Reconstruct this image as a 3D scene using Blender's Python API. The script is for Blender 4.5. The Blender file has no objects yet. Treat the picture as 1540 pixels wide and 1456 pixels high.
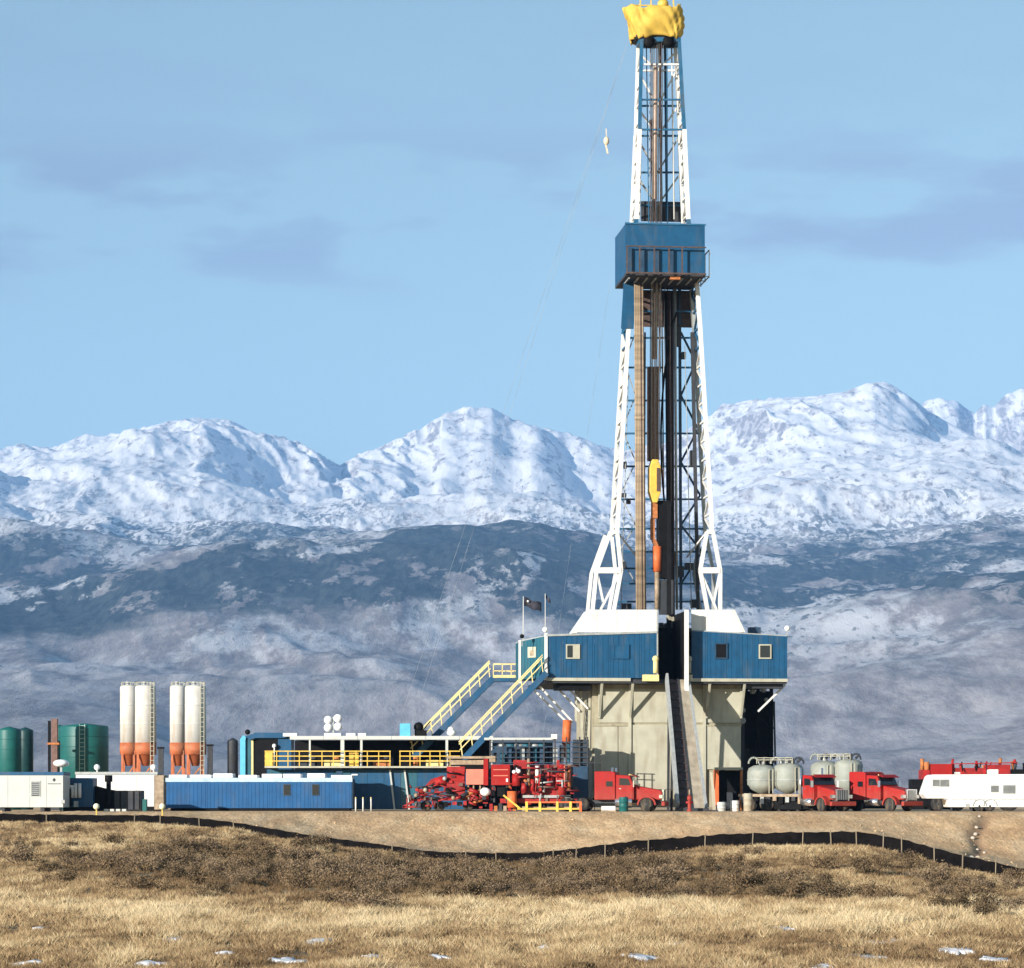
import bpy, bmesh, math, random
import numpy as np
from mathutils import Vector, Matrix

S = bpy.context.scene
COL = S.collection
# ------------------------------------------------------------------ camera
F = 4400.0          # focal length in photograph pixels
HZ = 1205.0         # horizon row
CAMZ = 0.68         # camera height above the pad
CD = 200.0          # camera distance to the Y=0 plane
cam = bpy.data.cameras.new('camera')
cam.lens = 36 * F / 1540; cam.sensor_width = 36
cam.shift_y = (HZ - 728) / 1540
cam.clip_start = 1.0; cam.clip_end = 200000
camo = bpy.data.objects.new('camera', cam); COL.objects.link(camo)
camo.location = (0, -CD, CAMZ); camo.rotation_euler = (math.radians(90), 0, 0)
S.camera = camo
# ------------------------------------------------------------------ sky, sun, exposure
EL, AZ = math.radians(12), math.radians(222)
w = bpy.data.worlds.new('World'); S.world = w; w.use_nodes = True
nt = w.node_tree; nt.nodes.clear()
def N(t, **k):
    n = nt.nodes.new(t)
    for a, b in k.items(): setattr(n, a, b)
    return n
sky = N('ShaderNodeTexSky', sky_type='NISHITA', sun_disc=False, sun_elevation=EL, sun_rotation=AZ,
        altitude=2200, air_density=1.0, dust_density=0.3, ozone_density=3.0)
tc = N('ShaderNodeTexCoord'); mp = N('ShaderNodeMapping'); mp.inputs['Scale'].default_value = (8, 8, 30)
mp.inputs['Location'].default_value = (0.75, 0.35, 0.55)
n1 = N('ShaderNodeTexNoise'); n1.inputs['Scale'].default_value = 1.0; n1.inputs['Detail'].default_value = 6
n1.inputs['Roughness'].default_value = 0.55
rp = N('ShaderNodeValToRGB'); rp.color_ramp.elements[0].position = .485; rp.color_ramp.elements[1].position = .575
sp = N('ShaderNodeSeparateXYZ')
mr = N('ShaderNodeMapRange'); mr.inputs['From Min'].default_value = .160; mr.inputs['From Max'].default_value = .188; mr.interpolation_type = 'SMOOTHSTEP'
mr2 = N('ShaderNodeMapRange'); mr2.inputs['From Min'].default_value = .204; mr2.inputs['From Max'].default_value = .226; mr2.inputs['To Min'].default_value = 1; mr2.inputs['To Max'].default_value = .15; m0 = N('ShaderNodeMath', operation='MULTIPLY')
m1 = N('ShaderNodeMath', operation='MULTIPLY'); m2 = N('ShaderNodeMath', operation='MULTIPLY'); m2.inputs[1].default_value = 1.0
mix = N('ShaderNodeMix', data_type='RGBA')
tint = N('ShaderNodeMix', data_type='RGBA', blend_type='MULTIPLY'); tint.inputs[0].default_value = 1
tint.inputs[7].default_value = (1.32, 0.98, 0.615, 1)
cl = N('ShaderNodeMix', data_type='RGBA', blend_type='MULTIPLY'); cl.inputs[0].default_value = 1
cl.inputs[7].default_value = (0.82, 0.70, 0.79, 1)
bg = N('ShaderNodeBackground'); bg.inputs['Strength'].default_value = 0.135
ow = N('ShaderNodeOutputWorld')
L = nt.links.new
L(tc.outputs['Generated'], mp.inputs['Vector']); L(mp.outputs[0], n1.inputs['Vector']); L(n1.outputs['Fac'], rp.inputs[0])
L(tc.outputs['Generated'], sp.inputs[0]); L(sp.outputs['Z'], mr.inputs['Value'])
L(sp.outputs['Z'], mr2.inputs['Value']); L(mr.outputs[0], m0.inputs[0]); L(mr2.outputs[0], m0.inputs[1]); L(rp.outputs[0], m1.inputs[0]); L(m0.outputs[0], m1.inputs[1]); L(m1.outputs[0], m2.inputs[0])
L(sky.outputs[0], tint.inputs[6]); L(tint.outputs[2], cl.inputs[6])
L(m2.outputs[0], mix.inputs[0]); L(tint.outputs[2], mix.inputs[6]); L(cl.outputs[2], mix.inputs[7])
L(mix.outputs[2], bg.inputs['Color']); L(bg.outputs[0], ow.inputs[0])
sd = Vector((math.sin(AZ) * math.cos(EL), math.cos(AZ) * math.cos(EL), math.sin(EL)))
sl = bpy.data.lights.new('sun', 'SUN'); sl.energy = 5.0; sl.angle = math.radians(.55); sl.color = (1.0, .93, .83)
so = bpy.data.objects.new('sun', sl); COL.objects.link(so); so.rotation_euler = sd.to_track_quat('Z', 'Y').to_euler()
so.location = (-60, -120, 80)
vs = S.view_settings; vs.view_transform = 'Standard'; vs.look = 'None'; vs.gamma = 1; vs.use_curve_mapping = False
vs.exposure = 0.9
S.render.engine = 'CYCLES'
try:
    S.cycles.volume_step_rate = 1; S.cycles.volume_bounces = 1; S.cycles.max_bounces = 6
except Exception: pass

# ------------------------------------------------------------------ helpers
rng = random.Random(7)
def X(px, Y=0): return (px - 770) * (CD + Y) / F
def Z(py, Y=0): return CAMZ - (py - HZ) * (CD + Y) / F
def P(px, py, Y=0): return Vector((X(px, Y), Y, Z(py, Y)))

MATS = {}
def mat(name, col, rough=.6, metal=0.0, var=.12, scale=3.0, dirt=0.0, dirtcol=(.16, .12, .08), bump=0.0, bscale=30, spec=.4, dust=0.0):
    """painted / weathered surface: base colour with two noise scales, optional dirt patches and fine bump"""
    if name in MATS: return MATS[name]
    m = bpy.data.materials.new(name); m.use_nodes = True; t = m.node_tree; nd = t.nodes; lk = t.links.new
    b = nd['Principled BSDF']; b.inputs['Roughness'].default_value = rough; b.inputs['Metallic'].default_value = metal
    b.inputs['Specular IOR Level'].default_value = spec
    tc = nd.new('ShaderNodeTexCoord')
    no = nd.new('ShaderNodeTexNoise'); no.inputs['Scale'].default_value = scale; no.inputs['Detail'].default_value = 5
    lk(tc.outputs['Object'], no.inputs['Vector'])
    r = nd.new('ShaderNodeValToRGB'); lk(no.outputs['Fac'], r.inputs[0])
    r.color_ramp.elements[0].position = .3; r.color_ramp.elements[1].position = .7
    r.color_ramp.elements[0].color = tuple(c * (1 - var) for c in col) + (1,)
    r.color_ramp.elements[1].color = tuple(min(1, c * (1 + var)) for c in col) + (1,)
    out = r.outputs[0]
    if dirt > 0:
        n2 = nd.new('ShaderNodeTexNoise'); n2.inputs['Scale'].default_value = scale * .8; n2.inputs['Detail'].default_value = 8
        mpn = nd.new('ShaderNodeMapping'); mpn.inputs['Scale'].default_value = (1.6, 1.6, .35); mpn.inputs['Location'].default_value = (3, 7, 1)
        lk(tc.outputs['Object'], mpn.inputs[0]); lk(mpn.outputs[0], n2.inputs['Vector'])
        r2 = nd.new('ShaderNodeValToRGB'); r2.color_ramp.elements[0].position = .5; r2.color_ramp.elements[1].position = .72
        lk(n2.outputs['Fac'], r2.inputs[0])
        mu = nd.new('ShaderNodeMath'); mu.operation = 'MULTIPLY'; mu.inputs[1].default_value = dirt; lk(r2.outputs[0], mu.inputs[0])
        mx = nd.new('ShaderNodeMix'); mx.data_type = 'RGBA'; lk(mu.outputs[0], mx.inputs[0]); lk(out, mx.inputs[6])
        mx.inputs[7].default_value = dirtcol + (1,); out = mx.outputs[2]
    if dust > 0:                         # road dust thrown up over the lower body
        sx = nd.new('ShaderNodeSeparateXYZ'); lk(tc.outputs['Object'], sx.inputs[0])
        n4 = nd.new('ShaderNodeTexNoise'); n4.inputs['Scale'].default_value = 2.5; n4.inputs['Detail'].default_value = 6; lk(tc.outputs['Object'], n4.inputs['Vector'])
        a1 = nd.new('ShaderNodeMath'); a1.operation = 'MULTIPLY_ADD'; lk(n4.outputs['Fac'], a1.inputs[0]); a1.inputs[1].default_value = -2.4; lk(sx.outputs['Z'], a1.inputs[2])
        mr_ = nd.new('ShaderNodeMapRange'); lk(a1.outputs[0], mr_.inputs['Value']); mr_.inputs['From Min'].default_value = -.9; mr_.inputs['From Max'].default_value = .9
        mr_.inputs['To Min'].default_value = dust; mr_.inputs['To Max'].default_value = .04
        mx = nd.new('ShaderNodeMix'); mx.data_type = 'RGBA'; lk(mr_.outputs[0], mx.inputs[0]); lk(out, mx.inputs[6]); mx.inputs[7].default_value = (.30, .22, .15, 1); out = mx.outputs[2]
    lk(out, b.inputs['Base Color'])
    if bump > 0:
        n3 = nd.new('ShaderNodeTexNoise'); n3.inputs['Scale'].default_value = bscale; n3.inputs['Detail'].default_value = 4
        lk(tc.outputs['Object'], n3.inputs['Vector'])
        bp = nd.new('ShaderNodeBump'); bp.inputs['Strength'].default_value = bump; bp.inputs['Distance'].default_value = .05
        lk(n3.outputs['Fac'], bp.inputs['Height']); lk(bp.outputs[0], b.inputs['Normal'])
    MATS[name] = m
    return m

class MB:
    def __init__(s): s.v = []; s.f = []; s.sm = []
    def add(s, vs, fs, smooth=False):
        o = len(s.v); s.v += [tuple(v) for v in vs]; s.f += [tuple(i + o for i in f) for f in fs]
        s.sm += [smooth] * len(fs); return s
    def bx(s, x0, x1, y0, y1, z0, z1):
        if x0 > x1: x0, x1 = x1, x0
        if y0 > y1: y0, y1 = y1, y0
        if z0 > z1: z0, z1 = z1, z0
        return s.add([(x0, y0, z0), (x1, y0, z0), (x1, y1, z0), (x0, y1, z0), (x0, y0, z1), (x1, y0, z1), (x1, y1, z1), (x0, y1, z1)],
              [(0, 3, 2, 1), (4, 5, 6, 7), (0, 1, 5, 4), (1, 2, 6, 5), (2, 3, 7, 6), (3, 0, 4, 7)])
    def bar(s, a, b, wd, h=None, up=(0, 0, 1)):
        """rectangular beam from a to b"""
        h = h or wd; a = Vector(a); b = Vector(b); d = (b - a)
        if d.length < 1e-6: return s
        d.normalize(); u = Vector(up)
        if abs(d.dot(u)) > .97: u = Vector((0, 1, 0))
        sx = d.cross(u).normalized() * wd / 2; sz = sx.cross(d).normalized() * h / 2
        vs = [a - sx - sz, a + sx - sz, a + sx + sz, a - sx + sz, b - sx - sz, b + sx - sz, b + sx + sz, b - sx + sz]
        return s.add(vs, [(0, 3, 2, 1), (4, 5, 6, 7), (0, 1, 5, 4), (1, 2, 6, 5), (2, 3, 7, 6), (3, 0, 4, 7)])
    def cyl(s, a, b, r0, r1=None, n=12, cap=True):
        r1 = r0 if r1 is None else r1; a = Vector(a); b = Vector(b); d = (b - a).normalized()
        u = Vector((0, 0, 1)) if abs(d.z) < .95 else Vector((1, 0, 0))
        e1 = d.cross(u).normalized(); e2 = d.cross(e1)
        o = len(s.v); vs = []
        for c, r in ((a, r0), (b, r1)):
            for i in range(n):
                t = 2 * math.pi * i / n; vs.append(c + e1 * (r * math.cos(t)) + e2 * (r * math.sin(t)))
        s.add(vs, [(i, (i + 1) % n, n + (i + 1) % n, n + i) for i in range(n)], True)
        if cap:
            s.f += [tuple(range(o + n - 1, o - 1, -1)), tuple(range(o + n, o + 2 * n))]; s.sm += [False, False]
        return s
    def tube(s, pts, r, n=8):
        for a, b in zip(pts[:-1], pts[1:]): s.cyl(a, b, r, r, n)
        return s
    def prism(s, poly, ax, a, b):
        """extrude a 2-D polygon; ax='y': poly in x,z ; ax='x': poly in y,z ; ax='z': poly in x,y"""
        def mk(p, t):
            return (p[0], t, p[1]) if ax == 'y' else ((t, p[0], p[1]) if ax == 'x' else (p[0], p[1], t))
        n = len(poly); vs = [mk(p, a) for p in poly] + [mk(p, b) for p in poly]
        return s.add(vs, [tuple(range(n)), tuple(range(2 * n - 1, n - 1, -1))] + [(i, n + i, n + (i + 1) % n, (i + 1) % n) for i in range(n)])
    def lathe(s, prof, c=(0, 0, 0), n=20, ax='z'):
        vs = []; k = len(prof)
        for r, h in prof:
            for i in range(n):
                t = 2 * math.pi * i / n; p = (r * math.cos(t), r * math.sin(t), h)
                if ax == 'x': p = (h, r * math.cos(t), r * math.sin(t))
                if ax == 'y': p = (r * math.cos(t), h, r * math.sin(t))
                vs.append((p[0] + c[0], p[1] + c[1], p[2] + c[2]))
        fs = [(j * n + i, j * n + (i + 1) % n, (j + 1) * n + (i + 1) % n, (j + 1) * n + i) for j in range(k - 1) for i in range(n)]
        o = len(s.v); s.add(vs, fs, True)
        s.f += [tuple(range(o + n - 1, o - 1, -1)), tuple(range(o + (k - 1) * n, o + k * n))]; s.sm += [False, False]
        return s
    def ball(s, c, r, n=10, sz=1.0):
        k = max(5, n // 2)
        return s.lathe([(max(1e-4, r * math.sin(math.pi * j / k)), -r * sz * math.cos(math.pi * j / k)) for j in range(k + 1)], c, n)
    def mesh(s, name):
        me = bpy.data.meshes.new(name); me.from_pydata(s.v, [], s.f)
        me.polygons.foreach_set('use_smooth', s.sm)
        bm = bmesh.new(); bm.from_mesh(me); bmesh.ops.recalc_face_normals(bm, faces=bm.faces); bm.to_mesh(me); bm.free()
        return me
    def build(s, name, m, parent=None, bevel=0.0):
        me = s.mesh(name); me.materials.append(m)
        o = bpy.data.objects.new(name, me); COL.objects.link(o)
        if parent is not None: o.parent = parent
        if bevel > 0:
            b = o.modifiers.new('bevel', 'BEVEL'); b.width = bevel; b.segments = 2; b.limit_method = 'ANGLE'
        return o
def tag(o, label=None, cat=None, group=None, kind=None):
    if label: o['label'] = label
    if cat: o['category'] = cat
    if group: o['group'] = group
    if kind: o['kind'] = kind
    return o
def thing(name, label, cat, loc=(0, 0, 0), rz=0.0, group=None):
    o = bpy.data.objects.new(name, None); COL.objects.link(o); o.empty_display_size = .3
    o.location = loc; o.rotation_euler = (0, 0, rz)
    return tag(o, label, cat, group)
def copy_tree(o, parent=None):
    c = o.copy(); COL.objects.link(c); c.parent = parent
    for ch in list(o.children): copy_tree(ch, c)
    return c
def share(name, me, parent, loc=(0, 0, 0), rot=(0, 0, 0)):
    o = bpy.data.objects.new(name, me); COL.objects.link(o); o.parent = parent; o.location = loc; o.rotation_euler = rot
    return o
# numpy gradient noise
def _h(ix, iy, seed):
    h = (ix.astype(np.int64) * 374761393 + iy.astype(np.int64) * 668265263 + seed * 144665) & 0xffffffff
    h = ((h ^ (h >> 13)) * 1274126177) & 0xffffffff
    return (h ^ (h >> 16)) & 0xffff
def perlin(x, y, seed=0):
    xi = np.floor(x); yi = np.floor(y); fx = x - xi; fy = y - yi
    def g(a, b):
        t = _h(xi + a, yi + b, seed) * (2 * math.pi / 65536)
        return np.cos(t) * (fx - a) + np.sin(t) * (fy - b)
    u = fx ** 3 * (fx * (fx * 6 - 15) + 10); v = fy ** 3 * (fy * (fy * 6 - 15) + 10)
    return (g(0, 0) * (1 - u) + g(1, 0) * u) * (1 - v) + (g(0, 1) * (1 - u) + g(1, 1) * u) * v
def fbm(x, y, seed=0, o=5, gain=.5):
    r = 0; a = 1
    for i in range(o):
        r = r + a * perlin(x, y, seed + i); x = x * 2.03; y = y * 2.03; a *= gain
    return r
def ridged(x, y, seed=0, o=5, gain=.5):
    r = 0; a = 1; wgt = 1
    for i in range(o):
        n = (1 - np.abs(perlin(x, y, seed + i) * 1.6)).clip(0, 1) ** 2
        r = r + a * n * wgt; wgt = (n * 1.6).clip(0, 1); x = x * 2.1; y = y * 2.1; a *= gain
    return r
def vnoise_d(x, y, seed):
    xi = np.floor(x); yi = np.floor(y); fx = x - xi; fy = y - yi
    u = fx ** 3 * (fx * (fx * 6 - 15) + 10); v = fy ** 3 * (fy * (fy * 6 - 15) + 10)
    du = 30 * fx * fx * (fx * (fx - 2) + 1); dv = 30 * fy * fy * (fy * (fy - 2) + 1)
    a = _h(xi, yi, seed) / 65535.0; b = _h(xi + 1, yi, seed) / 65535.0; c = _h(xi, yi + 1, seed) / 65535.0; d = _h(xi + 1, yi + 1, seed) / 65535.0
    k1 = b - a; k2 = c - a; k4 = a - b - c + d
    return a + k1 * u + k2 * v + k4 * u * v, du * (k1 + k4 * v), dv * (k2 + k4 * u)
def eroded(x, y, seed, o=9, o0=0):
    """terrain noise whose detail fades on steep ground, so ridges stay sharp and valley floors smooth"""
    r = np.zeros_like(x); a = 1.0; dx = np.zeros_like(x); dy = np.zeros_like(x)
    for i in range(o):
        n, gx_, gy_ = vnoise_d(x, y, seed + i); dx = dx + gx_; dy = dy + gy_
        if i >= o0: r = r + a * (n - .5) / (1 + .8 * (dx * dx + dy * dy))
        a *= .5; x, y = 1.6 * x - 1.2 * y, 1.2 * x + 1.6 * y
    return r
def grid_mesh(name, V, nr, nc, m, attrs=None, smooth=True):
    me = bpy.data.meshes.new(name)
    i = np.arange((nr - 1) * (nc - 1)); r = i // (nc - 1); c = i % (nc - 1); a = r * nc + c
    Q = np.stack([a, a + 1, a + nc + 1, a + nc], 1).astype(np.int32)
    me.vertices.add(nr * nc); me.vertices.foreach_set('co', V.astype(np.float32).ravel())
    me.loops.add(Q.size); me.loops.foreach_set('vertex_index', Q.ravel())
    me.polygons.add(len(Q)); me.polygons.foreach_set('loop_start', np.arange(len(Q), dtype=np.int32) * 4)
    me.polygons.foreach_set('use_smooth', np.full(len(Q), smooth))
    for k, d in (attrs or {}).items():
        at = me.attributes.new(k, 'FLOAT', 'POINT'); at.data.foreach_set('value', d.astype(np.float32).ravel())
    me.update(calc_edges=True); me.validate(); me.materials.append(m)
    o = bpy.data.objects.new(name, me); COL.objects.link(o); return o

# ------------------------------------------------------------------ ground sheet
FEN = np.array([(-400, 1232, 176), (-60, 1237, 168), (0, 1238, 166), (150, 1239, 165), (250, 1241, 164), (330, 1247, 162), (450, 1265, 158),
    (550, 1280, 155), (650, 1292, 152), (750, 1299, 149), (800, 1300, 147), (850, 1297, 146), (950, 1287, 145), (1050, 1279, 144),
    (1150, 1275, 143), (1290, 1270, 141), (1380, 1292, 139), (1450, 1309, 137), (1540, 1328, 134), (1620, 1348, 132), (1950, 1380, 126)], float)
def _sm(px, k):   # softly rounded fence line
    return sum(np.interp(px + o, FEN[:, 0], FEN[:, k]) for o in (-24, -8, 8, 24)) / 4
def ground_z(x, y):
    x = np.asarray(x, float); y = np.asarray(y, float)
    d = np.maximum(y + CD, 8.0)
    px = np.clip(770 + F * x / d, -900, 2400)
    fb = _sm(px, 1); fd = _sm(px, 2)
    zf = CAMZ - (fb - HZ) * fd / F
    # control distances going away from the camera (z values)
    z60 = -2.80; z95 = -2.62 + .12 * np.sin(px / 170)
    ze = zf + .05                                        # just behind the fence
    z = np.where(d < 60, z60, 0)
    def seg(z, a, b, za, zb):
        t = ((d - a) / np.maximum(b - a, .1)).clip(0, 1); t2 = t * t * (3 - 2 * t) * .5 + t * .5
        return np.where((d >= a) & (d < b), za + (zb - za) * t2, z)
    z = seg(z, 60, 95, z60, z95)
    z = seg(z, 95, fd, z95, zf)
    z = seg(z, fd, fd + 2.5, zf, ze)
    zt = ze + .12; z = seg(z, fd + 2.5, 173.0, ze, zt); z = seg(z, 173.0, 185.0, zt, 0.0)
    z = np.where((d >= 185) & (d < 290), 0.0, z)
    z = seg(z, 290, 320, 0.0, -4.0)
    z = np.where(d >= 320, -4.0, z)
    # erosion gully in the fill slope at the right
    gx = 1478 - (185 - d) * .9 + 5 * np.sin(d * .8)
    gd = np.exp(-((px - gx) / (7 + (d - 165) * .3).clip(5, 14)) ** 2) * ((d - 160) / 6).clip(0, 1) * ((185.5 - d) / 4).clip(0, 1)
    z = z - .22 * gd
    nz = fbm(x * .35, y * .16, 5, 4) * .16 + fbm(x * 1.3, y * .6, 9, 3) * .05
    amp = np.where(d < fd, 1.0, np.where(d < 184, .85, .0)) * (d < 290)
    return z + nz * amp * ((d - 20) / 20).clip(0, 1)
gx = np.concatenate([-np.geomspace(40000, 46, 26), np.linspace(-45, 45, 420), np.geomspace(46, 40000, 26)])
gy = np.concatenate([[-3000, -800, -300, -190, -170], np.linspace(-160, -12, 440), np.linspace(-11, 130, 60), np.geomspace(140, 40000, 24)])
GX, GY = np.meshgrid(gx, gy)
GZ = ground_z(GX, GY)
GD = GY + CD; GPX = 770 + F * GX / np.maximum(GD, 8)
zone = ((GD - _sm(GPX.clip(-900, 2400), 2) - .4) / .8).clip(0, 1)
gxx = 1478 - (185 - GD) * .9 + 5 * np.sin(GD * .8)
gul = np.exp(-((GPX - gxx) / (9 + (GD - 165) * .3).clip(5, 16)) ** 2) * ((GD - 158) / 6).clip(0, 1) * ((186 - GD) / 4).clip(0, 1)

def ground_material():
    m = bpy.data.materials.new('field_and_fill_soil'); m.use_nodes = True; t = m.node_tree; nd = t.nodes; lk = t.links.new
    b = nd['Principled BSDF']; b.inputs['Roughness'].default_value = .95; b.inputs['Specular IOR Level'].default_value = .1
    tc = nd.new('ShaderNodeTexCoord')
    def noise(sc, loc, det=6):
        mp = nd.new('ShaderNodeMapping'); mp.inputs['Scale'].default_value = sc; mp.inputs['Location'].default_value = loc
        n = nd.new('ShaderNodeTexNoise'); n.inputs['Scale'].default_value = 1; n.inputs['Detail'].default_value = det
        lk(tc.outputs['Object'], mp.inputs[0]); lk(mp.outputs[0], n.inputs['Vector']); return n
    def ramp(src, cols):
        r = nd.new('ShaderNodeValToRGB'); el = r.color_ramp.elements
        el[0].position, el[0].color = cols[0][0], cols[0][1] + (1,); el[1].position, el[1].color = cols[-1][0], cols[-1][1] + (1,)
        for p, c in cols[1:-1]:
            e = el.new(p); e.color = c + (1,)
        lk(src, r.inputs[0]); return r
    def mixc(f, a, b_):
        x = nd.new('ShaderNodeMix'); x.data_type = 'RGBA'; lk(f, x.inputs[0]); lk(a, x.inputs[6]); lk(b_, x.inputs[7]); return x.outputs[2]
    field = ramp(noise((.9, .35, 1), (0, 0, 0)).outputs['Fac'], [(.3, (.13, .085, .05)), (.5, (.27, .19, .11)), (.7, (.40, .30, .17))])
    dirt = ramp(noise((.5, .22, .9), (5, 2, 0), 8).outputs['Fac'], [(.28, (.54, .345, .19)), (.5, (.68, .46, .26)), (.72, (.78, .57, .35))])
    fine = ramp(noise((4, 1.6, 4), (1, 9, 0), 8).outputs['Fac'], [(.35, (.78, .76, .74)), (.65, (1.06, 1.06, 1.06))])
    mu = nd.new('ShaderNodeMix'); mu.data_type = 'RGBA'; mu.blend_type = 'MULTIPLY'; mu.inputs[0].default_value = 1
    lk(dirt.outputs[0], mu.inputs[6]); lk(fine.outputs[0], mu.inputs[7])
    az = nd.new('ShaderNodeAttribute'); az.attribute_name = 'zone'; ag = nd.new('ShaderNodeAttribute'); ag.attribute_name = 'gully'
    c = mixc(az.outputs['Fac'], field.outputs[0], mu.outputs[2])
    dk = nd.new('ShaderNodeRGB'); dk.outputs[0].default_value = (.33, .21, .125, 1)
    c = mixc(ag.outputs['Fac'], c, dk.outputs[0])
    lk(c, b.inputs['Base Color'])
    bn = noise((6, 3, 6), (2, 2, 2), 8); bp = nd.new('ShaderNodeBump'); bp.inputs['Strength'].default_value = .6; bp.inputs['Distance'].default_value = .10
    lk(bn.outputs['Fac'], bp.inputs['Height']); lk(bp.outputs[0], b.inputs['Normal'])
    return m
g = grid_mesh('ground', np.stack([GX, GY, GZ], -1).reshape(-1, 3), len(gy), len(gx), ground_material(), {'zone': zone, 'gully': gul})
tag(g, kind='structure')

# ------------------------------------------------------------------ mountains
def prof(pts):
    a = np.array(pts, float); return lambda px: np.interp(px, a[:, 0], a[:, 1])
ROWS = [
 (2600, prof([(0, 1211), (1, 1211)])),
 (4300, prof([(-300, 1040), (0, 1042), (100, 1046), (180, 1052), (260, 1075), (450, 1100), (600, 1090), (800, 1080), (1000, 1100), (1200, 1110), (1400, 1085), (1540, 1060), (1900, 1020)])),
 (5400, prof([(-300, 1030), (0, 1032), (100, 1036), (180, 1040), (260, 1045), (450, 1040), (600, 1030), (800, 1040), (1000, 1050), (1200, 1040), (1400, 1010), (1540, 980), (1900, 950)])),
 (7400, prof([(-300, 960), (0, 985), (150, 995), (250, 970), (330, 958), (480, 965), (600, 945), (800, 920), (1000, 950), (1150, 965), (1300, 930), (1540, 890), (1900, 870)])),
 (9600, prof([(-300, 880), (0, 905), (200, 918), (400, 895), (600, 880), (800, 868), (1000, 895), (1200, 880), (1540, 842), (1900, 830)])),
 (11800, prof([(-300, 800), (0, 815), (150, 820), (260, 838), (400, 818), (500, 800), (700, 818), (880, 835), (1000, 850), (1100, 830), (1300, 812), (1540, 803), (1900, 790)])),
 (14500, prof([(-300, 730), (0, 742), (150, 736), (300, 728), (430, 752), (520, 748), (650, 742), (800, 716), (900, 752), (1050, 752), (1200, 716), (1400, 700), (1540, 742), (1900, 730)])),
 (17800, prof([(-300, 640), (-100, 690), (0, 674), (30, 666), (60, 671), (80, 672), (130, 651), (150, 655), (200, 646), (250, 633), (300, 627), (345, 630), (380, 648), (420, 655), (450, 665), (480, 681), (512, 700), (540, 681), (570, 672), (600, 657), (640, 640), (665, 622), (700, 611), (740, 612), (770, 629), (800, 638), (830, 645), (870, 655), (900, 668), (940, 676), (1000, 665), (1065, 625), (1085, 609), (1130, 600), (1170, 597), (1220, 595), (1270, 588), (1310, 573), (1335, 574), (1370, 596), (1400, 620), (1440, 642), (1480, 662), (1540, 700), (1640, 740), (1900, 660)])),
 (20500, prof([(-300, 860), (600, 880), (1900, 860)])),
 (24000, prof([(0, 1100), (1, 1100)])),
]
SKY = {17800: 7, 21000: 1}
def range_grid(rows, pxs, ds, seed, crest, rough=1.0):
    PX, D = np.meshgrid(pxs, ds)
    zs = np.stack([(HZ - f(pxs)) * d / F for d, f in rows])          # height of each control row
    dd = np.array([r[0] for r in rows], float)
    k = np.searchsorted(dd, ds, 'right').clip(1, len(dd) - 1) - 1
    t = ((ds - dd[k]) / (dd[k + 1] - dd[k]))
    tt = t * .35 + .65 * t * t * (3 - 2 * t)
    H = zs[k] * (1 - tt)[:, None] + zs[k + 1] * tt[:, None]
    Xw = (PX - 770) * D / F; Yw = D - CD
    wx = fbm(Xw / 1700, Yw / 1700, seed + 40, 3) * 420; wy = fbm(Xw / 1700, Yw / 1700, seed + 50, 3) * 420
    hi = ((D - 3200) / 9000).clip(0, 1)                                # rougher towards the range
    cr = np.exp(-((D - crest) / 1400.0) ** 2)                           # keep the drawn skyline
    e = eroded((Xw + wx * .5) / 2600, (Yw + wy * .5) / 3600, seed, 7)
    sx_ = Xw + .30 * (D - crest) + wx * .30                              # spurs run down and to the right
    def spur(wl, wy_, sd_, jit):
        return 1 - np.abs(perlin(sx_ / wl + jit * perlin(Xw / (wl * .45), Yw / wl, sd_ + 3), (Yw + wy) / wy_, sd_)) * 2.2
    up = np.exp(-((D - crest + 700) / 1700.0) ** 2); lo = np.exp(-((D - crest + 3400) / 2000.0) ** 2)
    vary = (.6 + 1.5 * fbm(Xw / 1500, Yw / 2500, seed + 70, 2)).clip(.12, 1.3)
    G = spur(620, 3600, seed + 11, .25) * 130 + spur(260, 1700, seed + 15, .3) * 62 + spur(105, 800, seed + 19, .35) * 22
    H = H + rough * (e * (150 + 430 * hi) * (1 - .72 * cr) + (spur(460, 1700, seed + 29, .4) * 34 + spur(170, 900, seed + 33, .4) * 12) * (1 - up) * ((D - 3600) / 2500).clip(0, 1) + G * (up + .35 * lo) * vary + fbm(Xw / 80, Yw / 200, seed + 21, 3) * (2 + 6 * hi))
    # bring the finished skyline back to the surveyed one
    sky_ = (H / D).max(0) * F; want = HZ - rows[SKY[crest]][1](pxs); dl = want - sky_
    kw = 9; dl = np.convolve(np.pad(dl, kw // 2, 'edge'), np.ones(kw) / kw, 'valid')
    wt = ((D - crest + 5500) / 4500.0).clip(0, 1); H = H + dl[None] * D / F * wt * wt * (3 - 2 * wt)
    return PX, D, np.stack([Xw, Yw, H - 4], -1)
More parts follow.
